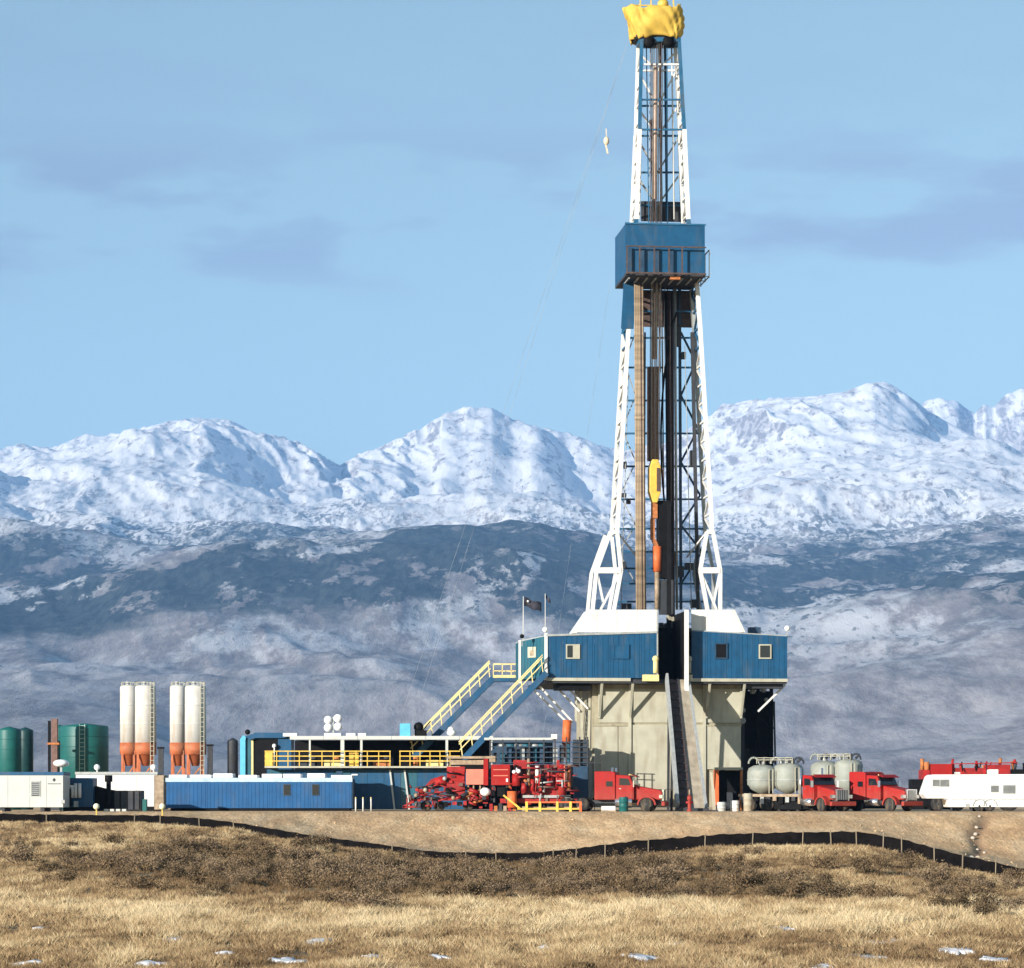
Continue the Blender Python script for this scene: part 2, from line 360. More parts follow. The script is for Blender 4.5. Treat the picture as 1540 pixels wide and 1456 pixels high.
def mountain_material():
    m = bpy.data.materials.new('snow_rock_forest'); m.use_nodes = True; t = m.node_tree; nd = t.nodes; lk = t.links.new
    b = nd['Principled BSDF']; b.inputs['Roughness'].default_value = .9; b.inputs['Specular IOR Level'].default_value = .1
    geo = nd.new('ShaderNodeNewGeometry'); sp = nd.new('ShaderNodeSeparateXYZ'); lk(geo.outputs['Position'], sp.inputs[0])
    sn = nd.new('ShaderNodeSeparateXYZ'); lk(geo.outputs['Normal'], sn.inputs[0])
    def noise(sc, det=8, rough=.6, loc=(0, 0, 0)):
        mp = nd.new('ShaderNodeMapping'); mp.inputs['Scale'].default_value = sc; mp.inputs['Location'].default_value = loc
        n = nd.new('ShaderNodeTexNoise'); n.inputs['Scale'].default_value = 1; n.inputs['Detail'].default_value = det; n.inputs['Roughness'].default_value = rough
        lk(geo.outputs['Position'], mp.inputs[0]); lk(mp.outputs[0], n.inputs['Vector']); return n.outputs['Fac']
    def M(op, a, b_=None, clamp=False):
        x = nd.new('ShaderNodeMath'); x.operation = op; x.use_clamp = clamp
        for i, v in enumerate((a, b_)):
            if v is None: continue
            if isinstance(v, (int, float)): x.inputs[i].default_value = v
            else: lk(v, x.inputs[i])
        return x.outputs[0]
    def rng_(v, a, b_):
        x = nd.new('ShaderNodeMapRange'); x.interpolation_type = 'SMOOTHSTEP'; lk(v, x.inputs['Value'])
        x.inputs['From Min'].default_value = a; x.inputs['From Max'].default_value = b_; return x.outputs[0]
    def mixc(f, a, b_):
        x = nd.new('ShaderNodeMix'); x.data_type = 'RGBA'; lk(f, x.inputs[0])
        for i, v in ((6, a), (7, b_)):
            if isinstance(v, tuple): x.inputs[i].default_value = v + (1,)
            else: lk(v, x.inputs[i])
        return x.outputs[2]
    z = sp.outputs['Z']
    big = noise((.00055, .00055, .0011)); mid = noise((.0024, .0007, .003), 9, .62, (3, 1, 7)); fine = noise((.014, .0036, .012), 10, .72, (9, 4, 1))
    # low hills: sage, dry grass, dusted with snow patches
    hill = mixc(rng_(fine, .35, .65), (.225, .20, .205), (.46, .42, .415))
    dust = M('MULTIPLY', rng_(M('ADD', M('MULTIPLY', mid, .6), M('MULTIPLY', fine, .4)), .455, .535), M('ADD', rng_(z, 130, 460), .10, True))
    hill = mixc(M('MULTIPLY', dust, .8), hill, (.72, .72, .74))
    # conifer belt
    fz = M('ADD', z, M('MULTIPLY', M('SUBTRACT', big, .5), 900))
    fmask = M('MULTIPLY', rng_(fz, 330, 420), M('SUBTRACT', 1.0, rng_(M('ADD', fz, M('MULTIPLY', M('SUBTRACT', mid, .5), 900)), 1080, 1350)))
    patch = noise((.0020, .00055, .0022), 10, .68, (13, 5, 2)); dots = noise((.05, .010, .03), 2, .5, (4, 4, 4))
    fpatch = M('MAXIMUM', M('MULTIPLY', fmask, rng_(M('ADD', M('MULTIPLY', patch, .75), M('MULTIPLY', fine, .25)), .455, .485)), M('MULTIPLY', M('MULTIPLY', rng_(dots, .60, .66), M('MULTIPLY', rng_(mid, .45, .6), rng_(z, 150, 300))), .8))
    forest = mixc(rng_(dots, .35, .65), (.020, .032, .036), (.060, .076, .074))
    c = mixc(fpatch, hill, forest)
    # snow zone with bare rock on steep or windblown ground
    szf = rng_(M('ADD', z, M('ADD', M('MULTIPLY', M('SUBTRACT', mid, .5), 1500), M('MULTIPLY', M('SUBTRACT', fine, .5), 1900))), 790, 1090)
    steep = M('SUBTRACT', 1.0, rng_(sn.outputs['Z'], .55, .86))
    rockp = rng_(M('ADD', M('ADD', M('MULTIPLY', mid, .22), M('MULTIPLY', fine, .78)), M('MULTIPLY', steep, .16)), 0.505, .60)
    rock = mixc(rng_(fine, .4, .6), (.15, .12, .115), (.29, .24, .225))
    snow = mixc(M('MULTIPLY', rockp, .6), (.92, .91, .92), rock)
    c = mixc(szf, c, snow)
    # last trees of the timberline and rock outcrops peppering the snow
    tl = M('MULTIPLY', M('SUBTRACT', 1.0, rng_(M('ADD', z, M('MULTIPLY', M('SUBTRACT', mid, .5), 1400)), 1080, 1420)), szf)
    pep = M('MULTIPLY', tl, rng_(M('ADD', M('MULTIPLY', dots, .55), M('MULTIPLY', fine, .45)), .49, .53))
    c = mixc(M('MULTIPLY', pep, .85), c, (.05, .065, .07))
    crag = M('MULTIPLY', rng_(M('ADD', M('MULTIPLY', dots, .4), M('ADD', M('MULTIPLY', fine, .6), M('MULTIPLY', steep, .10))), .56, .62), szf)
    c = mixc(M('MULTIPLY', crag, .7), c, (.16, .135, .13))
    lk(c, b.inputs['Base Color'])
    bp = nd.new('ShaderNodeBump'); bp.inputs['Strength'].default_value = .6; bp.inputs['Distance'].default_value = 16
    lk(M('ADD', fine, M('MULTIPLY', dots, .25)), bp.inputs['Height']); lk(bp.outputs[0], b.inputs['Normal'])
    return m
MM = mountain_material()
pxs = np.linspace(-330, 1880, 960)
ds = np.concatenate([np.linspace(2600, 12000, 210), np.linspace(12040, 18600, 200), np.linspace(18700, 24000, 24)])
_, _, V = range_grid(ROWS, pxs, ds, 3, 17800)
o = grid_mesh('mountain_range', V.reshape(-1, 3), len(ds), len(pxs), MM); tag(o, kind='structure')
ROWS2 = [(18900, prof([(0, 1000), (1, 1000)])),
 (21000, prof([(-300, 700), (380, 705), (480, 690), (520, 700), (600, 705), (900, 700), (1200, 690), (1340, 640), (1390, 606), (1410, 597), (1440, 602), (1452, 612), (1466, 622), (1480, 606), (1495, 612), (1515, 590), (1540, 584), (1580, 600), (1640, 580), (1900, 640)])),
 (23500, prof([(0, 950), (1, 950)]))]
pxs2 = np.linspace(-330, 1880, 620); ds2 = np.linspace(18900, 23500, 110)
_, _, V = range_grid(ROWS2, pxs2, ds2, 77, 21000, .9)
o = grid_mesh('mountain_crest', V.reshape(-1, 3), len(ds2), len(pxs2), MM); tag(o, kind='structure')

# ------------------------------------------------------------------ air
hm = bpy.data.materials.new('air'); hm.use_nodes = True; t = hm.node_tree; t.nodes.remove(t.nodes['Principled BSDF'])
pv = t.nodes.new('ShaderNodeVolumePrincipled'); pv.inputs['Color'].default_value = (.27, .54, 1.0, 1)
pv.inputs['Density'].default_value = 4.9e-5; pv.inputs['Anisotropy'].default_value = 0.0
t.links.new(pv.outputs[0], t.nodes['Material Output'].inputs['Volume'])
hb = MB().bx(-46000, 46000, -3400, 44000, -12, 3060).build('haze', hm); tag(hb, kind='stuff')
# ------------------------------------------------------------------ silt fence
MT_fab = mat('black_fabric', (.007, .006, .006), .95, var=.4, scale=2, spec=.03)
MT_stake = mat('weathered_wood', (.25, .20, .14), .9, scale=8)
sf = thing('silt_fence', 'long black fabric silt fence on wooden stakes at the foot of the dirt bank', 'fence', (0, -45, 0))
fp = []
for px in np.linspace(-150, 1700, 240):
    d = float(_sm(px, 2)); fp.append(((px - 770) * d / F, d - CD))
fp = np.array(fp); fz = ground_z(fp[:, 0], fp[:, 1])
fzs = np.convolve(np.pad(fz, 6, 'edge'), np.ones(13) / 13, 'valid')
def fence_h(px): return float(np.interp(px, [-150, 300, 420, 620, 760, 860, 950, 1200, 1700], [.56, .54, .44, .40, .50, .62, .72, .72, .66]))
mb = MB(); n = len(fp)
vs = []
for i in range(n):
    px = -150 + 1850 * i / (n - 1); h = fence_h(px) * (1 + .03 * math.sin(i * 1.9) + .03 * rng.uniform(-1, 1)); lean = .04 * math.sin(i * .7)
    for dy in (-.012, .012):
        vs.append((fp[i, 0], fp[i, 1] + dy + 45, fz[i] - .1)); vs.append((fp[i, 0], fp[i, 1] + 45 + dy + lean + .04, fzs[i] + h))
fs = []
for i in range(n - 1):
    a = i * 4; b = a + 4
    fs += [(a, b, b + 1, a + 1), (a + 2, a + 3, b + 3, b + 2), (a + 1, b + 1, b + 3, a + 3)]
mb.add(vs, fs); mb.build('fabric', MT_fab, sf)
st = MB().bx(-.022, .022, -.022, .022, -.15, .72).mesh('stake'); st.materials.append(MT_stake)
for px in (-40, 70, 202, 241, 300, 352, 470, 590, 700, 746, 832, 866, 910, 975, 1060, 1131, 1207, 1250, 1288, 1328, 1356, 1405, 1447, 1497, 1550):
    d = float(_sm(px, 2)); x = (px - 770) * d / F; y = d - CD - .05
    s_ = share('stake', st, sf, (x, y + 45, float(ground_z(x, y))), (rng.uniform(-.05, .05), rng.uniform(-.06, .06), rng.uniform(0, 1)))
    s_.scale = (1, 1, fence_h(px) / .66)

# ------------------------------------------------------------------ dry grass
def inv_d(px, py):
    ds_ = np.linspace(48, 168, 400); x = (px - 770) * ds_ / F
    z = ground_z(x, ds_ - CD); pys = HZ - (z - CAMZ) * F / ds_
    return float(np.interp(-py, -pys, ds_))
SNOW = [(235, 1403, 26), (265, 1414, 20), (230, 1450, 30), (435, 1448, 34), (480, 1417, 40), (690, 1381, 46), (740, 1382, 20), (720, 1442, 26), (662, 1441, 20), (130, 1370, 14), (110, 1432, 16),
    (965, 1440, 40), (1020, 1422, 22), (1310, 1420, 44), (1300, 1442, 30), (1440, 1432, 26), (1345, 1418, 18), (1095, 1403, 18), (560, 1440, 20), (850, 1400, 22), (1180, 1398, 24), (1500, 1446, 26), (60, 1398, 14), (820, 1425, 18), (600, 1402, 16), (1240, 1455, 30), (40, 1450, 22), (340, 1434, 18)]
nr = np.random.default_rng(5)
NT = 78000
# tufts spread over the field in front of the fence, denser close to the camera so that cover stays even
d = 52 + (np.power(nr.random(NT), 1.25)) * 118
px = nr.uniform(-90, 1630, NT)
keep = d < _sm(px, 2) - .15
d = d[keep]; px = px[keep]
x = (px - 770) * d / F; y = d - CD; z = ground_z(x, y)
cover = fbm(x * .22, y * .07, 31, 4)
py = HZ - (z - CAMZ) * F / d
sage_band = np.exp(-((py - 1322) / 30.0) ** 2) * np.interp(px, [-100, 150, 380, 950, 1200, 1600], [.05, .4, 1, 1, .2, .2])
keep = (nr.random(len(d)) < np.interp(cover, [-.5, .4], [.55, 1.0]) * (1 - .55 * sage_band))
d, px, x, y, z, cover, py, sage_band = [a[keep] for a in (d, px, x, y, z, cover, py, sage_band)]
clear = np.ones(len(d), bool)
for sx, sy, sw in SNOW:
    sdist = inv_d(sx, sy); cx_ = (sx - 770) * sdist / F; aa = sw / 2 * sdist / F * 1.8
    clear &= ((x - cx_) / aa) ** 2 + ((d - sdist + aa * .9) / (aa * 3.2)) ** 2 > nr.uniform(.12, 1.0, len(d))
d, px, x, y, z, cover, py, sage_band = [a[clear] for a in (d, px, x, y, z, cover, py, sage_band)]
nt_ = len(d); NB = 18
clump = fbm(x * .9, y * .45, 63, 3)
bright = np.interp(py, [1240, 1300, 1345, 1368, 1395, 1410, 1456], [.46, .42, .38, .72, .68, .44, .38]) + cover * .55 + clump * .5 + nr.normal(0, .16, nt_) - .55 * sage_band
bright = bright.clip(0, 1)
hgt = (.10 + .10 * nr.random(nt_)) * (1 + .7 * clump) * (1 + .35 * np.interp(py, [1345, 1365, 1400, 1420], [0, 1, 1, 0])) * (1 + .4 * cover)
R = lambda: nr.random((nt_, NB))
ang = R() * 2 * math.pi; rad = np.sqrt(R()) * .15
bx_ = x[:, None] + np.cos(ang) * rad; by_ = y[:, None] + np.sin(ang) * rad; bz_ = np.repeat(z[:, None], NB, 1) - .02
hh = hgt[:, None] * (.55 + .7 * R()); la = R() * 2 * math.pi; ll = hh * (.25 + .95 * R())
wd = .007 + .009 * R() + (d[:, None] / 150) * .008
oa = nr.uniform(-.7, .7, (nt_, NB))
ox = np.cos(oa) * wd; oy = np.sin(oa) * wd
v0 = np.stack([bx_ - ox, by_ - oy, bz_], -1); v1 = np.stack([bx_ + ox, by_ + oy, bz_], -1)
v2 = np.stack([bx_ + np.cos(la) * ll, by_ + np.sin(la) * ll, bz_ + hh], -1)
V = np.stack([v0, v1, v2], 2).reshape(-1, 3)
bl = np.repeat((bright[:, None] + nr.normal(0, .08, (nt_, NB))).clip(0, 1)[:, :, None], 3, 2).ravel()
me = bpy.data.meshes.new('dry_grass'); nv = len(V)
me.vertices.add(nv); me.vertices.foreach_set('co', V.astype(np.float32).ravel())
me.loops.add(nv); me.loops.foreach_set('vertex_index', np.arange(nv, dtype=np.int32))
me.polygons.add(nv // 3); me.polygons.foreach_set('loop_start', np.arange(nv // 3, dtype=np.int32) * 3)
at = me.attributes.new('straw', 'FLOAT', 'POINT'); at.data.foreach_set('value', bl.astype(np.float32))
me.update(calc_edges=True)
m = bpy.data.materials.new('dry_grass'); m.use_nodes = True; t = m.node_tree; b = t.nodes['Principled BSDF']
b.inputs['Roughness'].default_value = .85; b.inputs['Specular IOR Level'].default_value = .15
a_ = t.nodes.new('ShaderNodeAttribute'); a_.attribute_name = 'straw'; r_ = t.nodes.new('ShaderNodeValToRGB')
el = r_.color_ramp.elements; el[0].position = 0; el[0].color = (.13, .082, .042, 1); el[1].position = 1; el[1].color = (.62, .50, .315, 1)
e = el.new(.35); e.color = (.265, .18, .098, 1); e = el.new(.65); e.color = (.42, .305, .168, 1)
t.links.new(a_.outputs['Fac'], r_.inputs[0]); t.links.new(r_.outputs[0], b.inputs['Base Color'])
me.materials.append(m); go = bpy.data.objects.new('dry_grass', me); COL.objects.link(go)
tag(go, 'dry straw coloured grass covering the field below the black silt fence', 'grass', kind='stuff')

# ------------------------------------------------------------------ sagebrush
MS = [mat('sage_a', (.175, .12, .07), .95, var=.35, scale=9, spec=.1), mat('sage_b', (.12, .085, .05), .95, var=.35, scale=9, spec=.1), mat('sage_c', (.21, .15, .095), .95, var=.3, scale=9, spec=.1)]
MW = mat('sage_wood', (.07, .05, .035), .95)
bushes = []
for k in range(6):
    r = np.random.default_rng(50 + k); nl = 1100
    lob = r.normal(0, .20, (9, 3)) * [1.35, 1.1, .30] + [0, 0, .20]
    c = lob[r.integers(0, 9, nl)] + r.normal(0, .085, (nl, 3)); c[:, 2] = np.abs(c[:, 2]).clip(.03, .6)
    dirs = r.normal(0, 1, (nl, 3)); dirs[:, 2] = np.abs(dirs[:, 2]) + .4; dirs /= np.linalg.norm(dirs, axis=1)[:, None]
    sd_ = np.cross(dirs, r.normal(0, 1, (nl, 3))); sd_ /= np.linalg.norm(sd_, axis=1)[:, None]
    ln = r.uniform(.035, .075, (nl, 1)); wv = r.uniform(.010, .020, (nl, 1))
    q = np.stack([c - sd_ * wv * .5, c + dirs * ln * .5 - sd_ * wv, c + dirs * ln, c + dirs * ln * .5 + sd_ * wv], 1).reshape(-1, 3)
    mb = MB(); mb.add(q.tolist(), [(4 * i, 4 * i + 1, 4 * i + 2, 4 * i + 3) for i in range(nl)])
    me = bpy.data.meshes.new('foliage'); me.from_pydata(mb.v, [], mb.f); me.materials.append(MS[k % 3])
    ws = MB()
    for j in range(9): ws.cyl((0, 0, -.08), tuple(lob[j]), .018, .006, 5)
    wm = ws.mesh('stem'); wm.materials.append(MW); bushes.append((me, wm))
cand = []
for i in range(2400):
    px = nr.uniform(20, 1560); py = nr.uniform(1246, 1400)
    dns = np.exp(-((py - np.interp(px, [0, 300, 700, 1000, 1300, 1540], [1300, 1300, 1322, 1325, 1345, 1352])) / 24.0) ** 2) * np.interp(px, [0, 200, 380, 950, 1100, 1300, 1540], [.22, .5, 1, 1, .34, .14, .22])
    dns += .006
    if nr.random() > dns: continue
    dd_ = inv_d(px, py)
    if dd_ > float(_sm(px, 2)) - 1.0 or dd_ < 54: continue
    xx = (px - 770) * dd_ / F
    if any((xx - c[0]) ** 2 + ((dd_ - c[1]) * .5) ** 2 < .35 for c in cand): continue
    cand.append((xx, dd_))
    if len(cand) >= 285: break
for i, (xx, dd_) in enumerate(cand):
    fol, wd_ = bushes[i % 6]; sc = nr.uniform(.8, 1.7)
    o = bpy.data.objects.new('sagebrush', None); COL.objects.link(o); o.empty_display_size = .2
    o.location = (xx, dd_ - CD, float(ground_z(xx, dd_ - CD))); o.scale = (sc, sc, sc * nr.uniform(.7, 1.05)); o.rotation_euler = (0, 0, nr.uniform(0, 6.28))
    if HZ - (float(ground_z(xx, dd_ - CD)) - CAMZ) * F / dd_ > 1362:
        tag(o, 'dark sagebrush standing alone in the pale foreground grass', 'shrub', 'lone sagebrush in the pale grass')
    else:
        tag(o, 'low brown sagebrush in the dark scrub band below the black silt fence', 'shrub', 'sagebrush in the dark band')
    share('foliage', fol, o); share('stem', wd_, o)

# ------------------------------------------------------------------ old snow in the grass
MSN = mat('old_snow', (.78, .78, .80), .85, var=.12, scale=6, dirt=.3, dirtcol=(.36, .30, .22), bump=.3, bscale=9)
for i, (px, py, wpx) in enumerate(SNOW):
    dd_ = inv_d(px, py); xx = (px - 770) * dd_ / F; yy = dd_ - CD; a = wpx / 2 * dd_ / F * 1.7; bq = a * nr.uniform(1.3, 2.0)
    mb = MB(); nn = 34; ring = []; jag = nr.uniform(-.3, .3, nn)
    for lv, (s_, hz) in enumerate(((1, .0), (.8, .045), (.35, .055))):
        for q in range(nn):
            tq = 2 * math.pi * q / nn; rr = s_ * (1 + .32 * math.sin(tq * 2 + i) + .25 * math.sin(tq * 5 + 2 * i) + jag[q])
            ux, uy = math.cos(tq) * a * rr, math.sin(tq) * bq * rr
            ring.append((ux, uy, float(ground_z(xx + ux, yy + uy)) - float(ground_z(xx, yy)) + hz - (.06 if lv == 0 else 0)))
    fs = [(l * nn + q, l * nn + (q + 1) % nn, (l + 1) * nn + (q + 1) % nn, (l + 1) * nn + q) for l in range(2) for q in range(nn)] + [tuple(range(2 * nn, 3 * nn))]
    mb.add(ring, fs, True); o = mb.build('snow_patch', MSN); o.location = (xx, yy, float(ground_z(xx, yy)))
    tag(o, 'small patch of old snow lying in the dry foreground grass', 'snow patch', 'snow patches in the grass')

# ------------------------------------------------------------------ clods and pebbles on the fill slope
nc_ = 9000; r = np.random.default_rng(91)
px = r.uniform(-40, 1600, nc_); d = r.uniform(136, 184.5, nc_); ok = d > _sm(px, 2) + .6; px, d = px[ok], d[ok]
x = (px - 770) * d / F; y = d - CD; z = ground_z(x, y); ok = fbm(x * .3, y * .2, 71, 3) + r.normal(0, .25, len(x)) > -.05; x, y, z = x[ok], y[ok], z[ok]
n_ = len(x); sz_ = r.gamma(2.0, .015, n_).clip(.012, .10)
base = np.array([(1, 0, 0), (-.4, .9, 0), (-.5, -.8, 0), (.1, .1, .8), (0, 0, -.5)], float)
vv = base[None] * (1 + r.normal(0, .22, (n_, 5, 3))) * sz_[:, None, None]
an = r.uniform(0, 6.28, n_); ca2, sa2 = np.cos(an)[:, None], np.sin(an)[:, None]
vv = np.stack([vv[..., 0] * ca2 - vv[..., 1] * sa2 + x[:, None], vv[..., 0] * sa2 + vv[..., 1] * ca2 + y[:, None], vv[..., 2] + z[:, None]], -1).reshape(-1, 3)
ff = []
for i in range(n_):
    o5 = 5 * i; ff += [(o5, o5 + 1, o5 + 3), (o5 + 1, o5 + 2, o5 + 3), (o5 + 2, o5, o5 + 3)]
me = bpy.data.meshes.new('dirt_clods'); me.from_pydata(vv.tolist(), [], ff); me.materials.append(mat('clod', (.46, .31, .18), .95, var=.3, scale=1.5, spec=.1))
o = bpy.data.objects.new('dirt_clods', me); COL.objects.link(o); tag(o, 'loose dirt clods and pebbles on the tan fill slope', 'gravel', kind='stuff')
# ------------------------------------------------------------------ shared materials
BLUE = mat('rig_blue', (.003, .066, .155), .55, var=.16, scale=1.5, dirt=.38, dirtcol=(.08, .10, .12))
TEAL = mat('rig_teal', (.012, .092, .135), .55, var=.15, scale=1.5, dirt=.2)
DBLUE = mat('dark_blue', (.015, .05, .10), .55, var=.25, scale=2, dirt=.3)
LBLUE = mat('light_blue', (.10, .42, .62), .5, scale=2)
WHITE = mat('white_paint', (.68, .675, .65), .5, var=.06, scale=2, dirt=.32, dirtcol=(.40, .36, .30))
CREAM = mat('cream_paint', (.42, .41, .325), .6, var=.10, scale=1.2, dirt=.62, dirtcol=(.25, .21, .145), dust=.55)
SILO = mat('silo_white', (.58, .57, .54), .55, var=.08, scale=1.6, dirt=.55, dirtcol=(.40, .29, .19))
CREAMD = mat('cream_joint', (.34, .31, .22), .7, dirt=.4)
YEL = mat('safety_yellow', (.68, .44, .07), .5, var=.15, dirt=.3, dirtcol=(.3, .25, .15))
PYEL = mat('pale_yellow', (.70, .58, .26), .55, var=.12, dirt=.3, dirtcol=(.45, .38, .25))
RED = mat('truck_red', (.31, .003, .005), .6, var=.12, scale=2, dirt=.16, dirtcol=(.22, .05, .03), spec=.2, dust=.22)
PRED = mat('pump_red', (.30, .012, .012), .5, var=.35, scale=3, dirt=.45, dirtcol=(.10, .02, .02))
SALM = mat('salmon_panel', (.62, .19, .13), .5, var=.1, scale=2, dirt=.2)
SORA = mat('silo_orange', (.44, .125, .05), .65, var=.25, scale=2.5, dirt=.6, dirtcol=(.26, .15, .09))
ORAN = mat('orange_paint', (.62, .13, .035), .55, var=.15, dirt=.3, dirtcol=(.35, .12, .05))
RUST = mat('rust', (.42, .15, .05), .8, var=.35, scale=5, dirt=.5, dirtcol=(.12, .05, .02))
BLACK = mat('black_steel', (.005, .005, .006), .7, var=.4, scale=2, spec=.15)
DARK = mat('dark_steel', (.03, .034, .042), .65, var=.3, scale=2, dirt=.3, dirtcol=(.10, .07, .05))
GREY = mat('galvanised', (.36, .38, .38), .55, metal=.2, var=.15, scale=3, dirt=.3, dirtcol=(.25, .2, .14))
CHROME = mat('chrome', (.75, .76, .78), .18, metal=.9, var=.05)
PIPE = mat('pipe_tan', (.33, .25, .17), .6, metal=.1, var=.3, scale=4, dirt=.5, dirtcol=(.14, .09, .05))
PIPED = mat('pipe_dark', (.075, .05, .045), .7, var=.35, scale=4)
GLASS = mat('dark_glass', (.012, .015, .02), .12, var=.1, spec=.6)
TANKG = mat('tank_green', (.008, .10, .095), .5, var=.15, scale=1, dirt=.2, dirtcol=(.02, .06, .06))
BULK = mat('bulk_tank_grey', (.26, .28, .25), .6, var=.18, scale=2, dirt=.55, dirtcol=(.30, .27, .2))
OFFW = mat('trailer_offwhite', (.47, .49, .47), .55, var=.06, scale=1, dirt=.15, dirtcol=(.4, .37, .32))
RUBB = mat('rubber', (.02, .02, .02), .9, var=.3, dirt=.5, dirtcol=(.22, .17, .11))
WOODD = mat('ramp_steel', (.36, .31, .24), .6, metal=.1, var=.2, scale=2, dirt=.5, dirtcol=(.16, .12, .08))
TARP = mat('yellow_tarp', (.56, .37, .06), .75, var=.2, scale=1.2, dirt=.3, dirtcol=(.45, .3, .05))
LAMP = mat('lamp_lens', (.86, .86, .84), .3, var=.03)
WBLU = mat('mast_blue', (.015, .10, .20), .5, var=.2, scale=2, dirt=.3)

# ------------------------------------------------------------------ drilling rig
RA = math.radians(6.0); RY = 10.0; RX = X(1005, RY)
ca, sa = math.cos(RA), math.sin(RA)
def R(px, py, ly):
    """rig-local point seen at (px, py) in the photograph when it stands ly behind the rig's centre line"""
    q = (px - 770) / F
    lx = (q * (CD + RY + ly * ca) + ly * sa - RX) / (ca - q * sa)
    wy = RY + lx * sa + ly * ca
    return Vector((lx, ly, Z(py, wy)))
rig = thing('drilling_rig', 'tall blue and white drilling rig with lattice mast and blue cabins on a cream base', 'drilling rig', (RX, RY, 0), RA)
YS = [917, 800, 600, 495, 425, 330, 195, 57]
LF = [922, 928, 938, 945, 950, 957, 962, 965]
RF = [1081, 1071, 1060, 1053, 1048, 1035, 1029, 1021]
FLY = 1.0
def leg_pt(side, rear, py):
    px = np.interp(py, YS[::-1], (LF if side < 0 else RF)[::-1])
    p = R(float(px), py, FLY); dep = float(np.interp(py, [57, 330, 917], [1.7, 2.3, 3.0]))
    if rear: p = Vector((p.x, FLY + dep, p.z))
    return p
mast = MB()
# cap ring of the mast where the crown sits
pts = [leg_pt(-1, 0, 60), leg_pt(1, 0, 60), leg_pt(1, 1, 60), leg_pt(-1, 1, 60)]
for i in range(4): mast.bar(pts[i], pts[(i + 1) % 4], .3)
mast = mast.build('mast', WBLU, rig)
SEC = [(57, 195, WBLU, .24), (195, 330, WHITE, .29), (330, 425, WBLU, .28), (425, 495, WBLU, .28), (495, 800, WHITE, .28)]
for side in (-1, 1):
    for rear in (0, 1):
        for a, b, m, wd in SEC:
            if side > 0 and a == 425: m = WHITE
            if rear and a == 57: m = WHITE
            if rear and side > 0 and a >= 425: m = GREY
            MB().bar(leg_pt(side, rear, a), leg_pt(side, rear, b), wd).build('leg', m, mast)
    # side lacing between front and rear leg
    ys = list(np.linspace(70, 800, 27))
    for i, (a, b) in enumerate(zip(ys[:-1], ys[1:])):
        m = WBLU if b < 195 or 330 < a < 495 else WHITE
        mb = MB().bar(leg_pt(side, i % 2, a), leg_pt(side, 1 - i % 2, b), .14).bar(leg_pt(side, 0, b), leg_pt(side, 1, b), .13)
        mb.build('side_brace', WHITE if b < 195 else m, mast)
# spread feet of the mast
for side, outer, inner in ((-1, [(918, 800), (897, 858), (891, 918)], [(928, 800), (934, 858), (923, 918)]), (1, [(1072, 800), (1083, 858), (1083, 918)], [(1063, 800), (1053, 858), (1064, 918)])):
    for pl, ly in ((outer, FLY), (inner, FLY), ):
        MB().bar(R(*pl[0], ly), R(*pl[1], ly), .27).bar(R(*pl[1], ly), R(*pl[2], ly), .27).build('foot', WHITE, mast)
    for pl in (outer, inner):
        q = [R(x_, y_, FLY) + Vector((0, 2.8, 0)) for x_, y_ in pl]
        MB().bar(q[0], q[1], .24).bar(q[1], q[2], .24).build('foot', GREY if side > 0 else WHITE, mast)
    a, b = R(*outer[1], FLY), R(*inner[1], FLY)
    MB().bar(a, b, .34, .42).build('foot_beam', WHITE, mast)
    MB().bar(b, R((outer[2][0] + inner[2][0]) / 2 + side * 4, 917, FLY), .16).bar(a, R((outer[2][0] + inner[2][0]) / 2, 905, FLY), .16).build('foot_brace', WHITE, mast)
    MB().bar(R(*outer[0], FLY), R(*inner[0], FLY), .3).build('foot_cap', WHITE, mast)
    MB().bar(R(*inner[0], FLY + .2), R(inner[0][0] - side * 30, 838, FLY + 2.4), .1).build('foot_brace', WHITE, mast)
# rear face girts and diagonals, mostly dark blue to stand for their shade
gy_ = [97, 150, 195, 250, 300, 460, 500, 545, 595, 645, 695, 745, 790, 830, 855, 878, 905]
for i, py_ in enumerate(gy_):
    if py_ < 800:
        a, b = leg_pt(-1, 1, py_), leg_pt(1, 1, py_)
    else:
        a, b = R(925, py_, FLY + 2.8), R(1068, py_, FLY + 2.8)
    MB().bar(a, b, .13).build('girt', WHITE if py_ == 97 else WBLU, mast)
    if py_ < 300 and py_ != 250: MB().bar(leg_pt(-1, 0, py_), leg_pt(1, 0, py_), .12).build('girt', WHITE if py_ == 97 else WBLU, mast)
up = [70, 97, 150, 195, 250, 300]
for i, (a, b) in enumerate(zip(up[:-1], up[1:])):
    for s_ in (-1, 1):
        MB().bar(leg_pt(s_, 1, a), (leg_pt(-1, 1, b) + leg_pt(1, 1, b)) / 2, .12).build('brace', WHITE if i < 3 else GREY, mast)
dn = [500, 545, 595, 645, 695, 745, 790, 830, 878]
for i, (a, b) in enumerate(zip(dn[:-1], dn[1:])):
    def rp_(px, py_): return R(px, py_, FLY + 2.9)
    c = float(np.interp(a, [500, 900], [1045, 1058])); c2 = float(np.interp(b, [500, 900], [1045, 1058]))
    if i % 2 == 0: MB().bar(rp_(1024, a), rp_(c2, b), .14).build('brace', DBLUE, mast)
    else: MB().bar(rp_(c, a), rp_(1024, b), .14).build('brace', DBLUE, mast)
    l = float(np.interp(a, [500, 900], [940, 928])); l2 = float(np.interp(b, [500, 900], [940, 928]))
    MB().bar(rp_(l, a) if i % 2 else rp_(956, a), rp_(956, b) if i % 2 else rp_(l2, b), .08).build('brace', GREY, mast)
MB().bar(R(1022, 430, FLY + 2.7), R(1024, 917, FLY + 2.7), .2).build('guide_rail', DBLUE, mast)
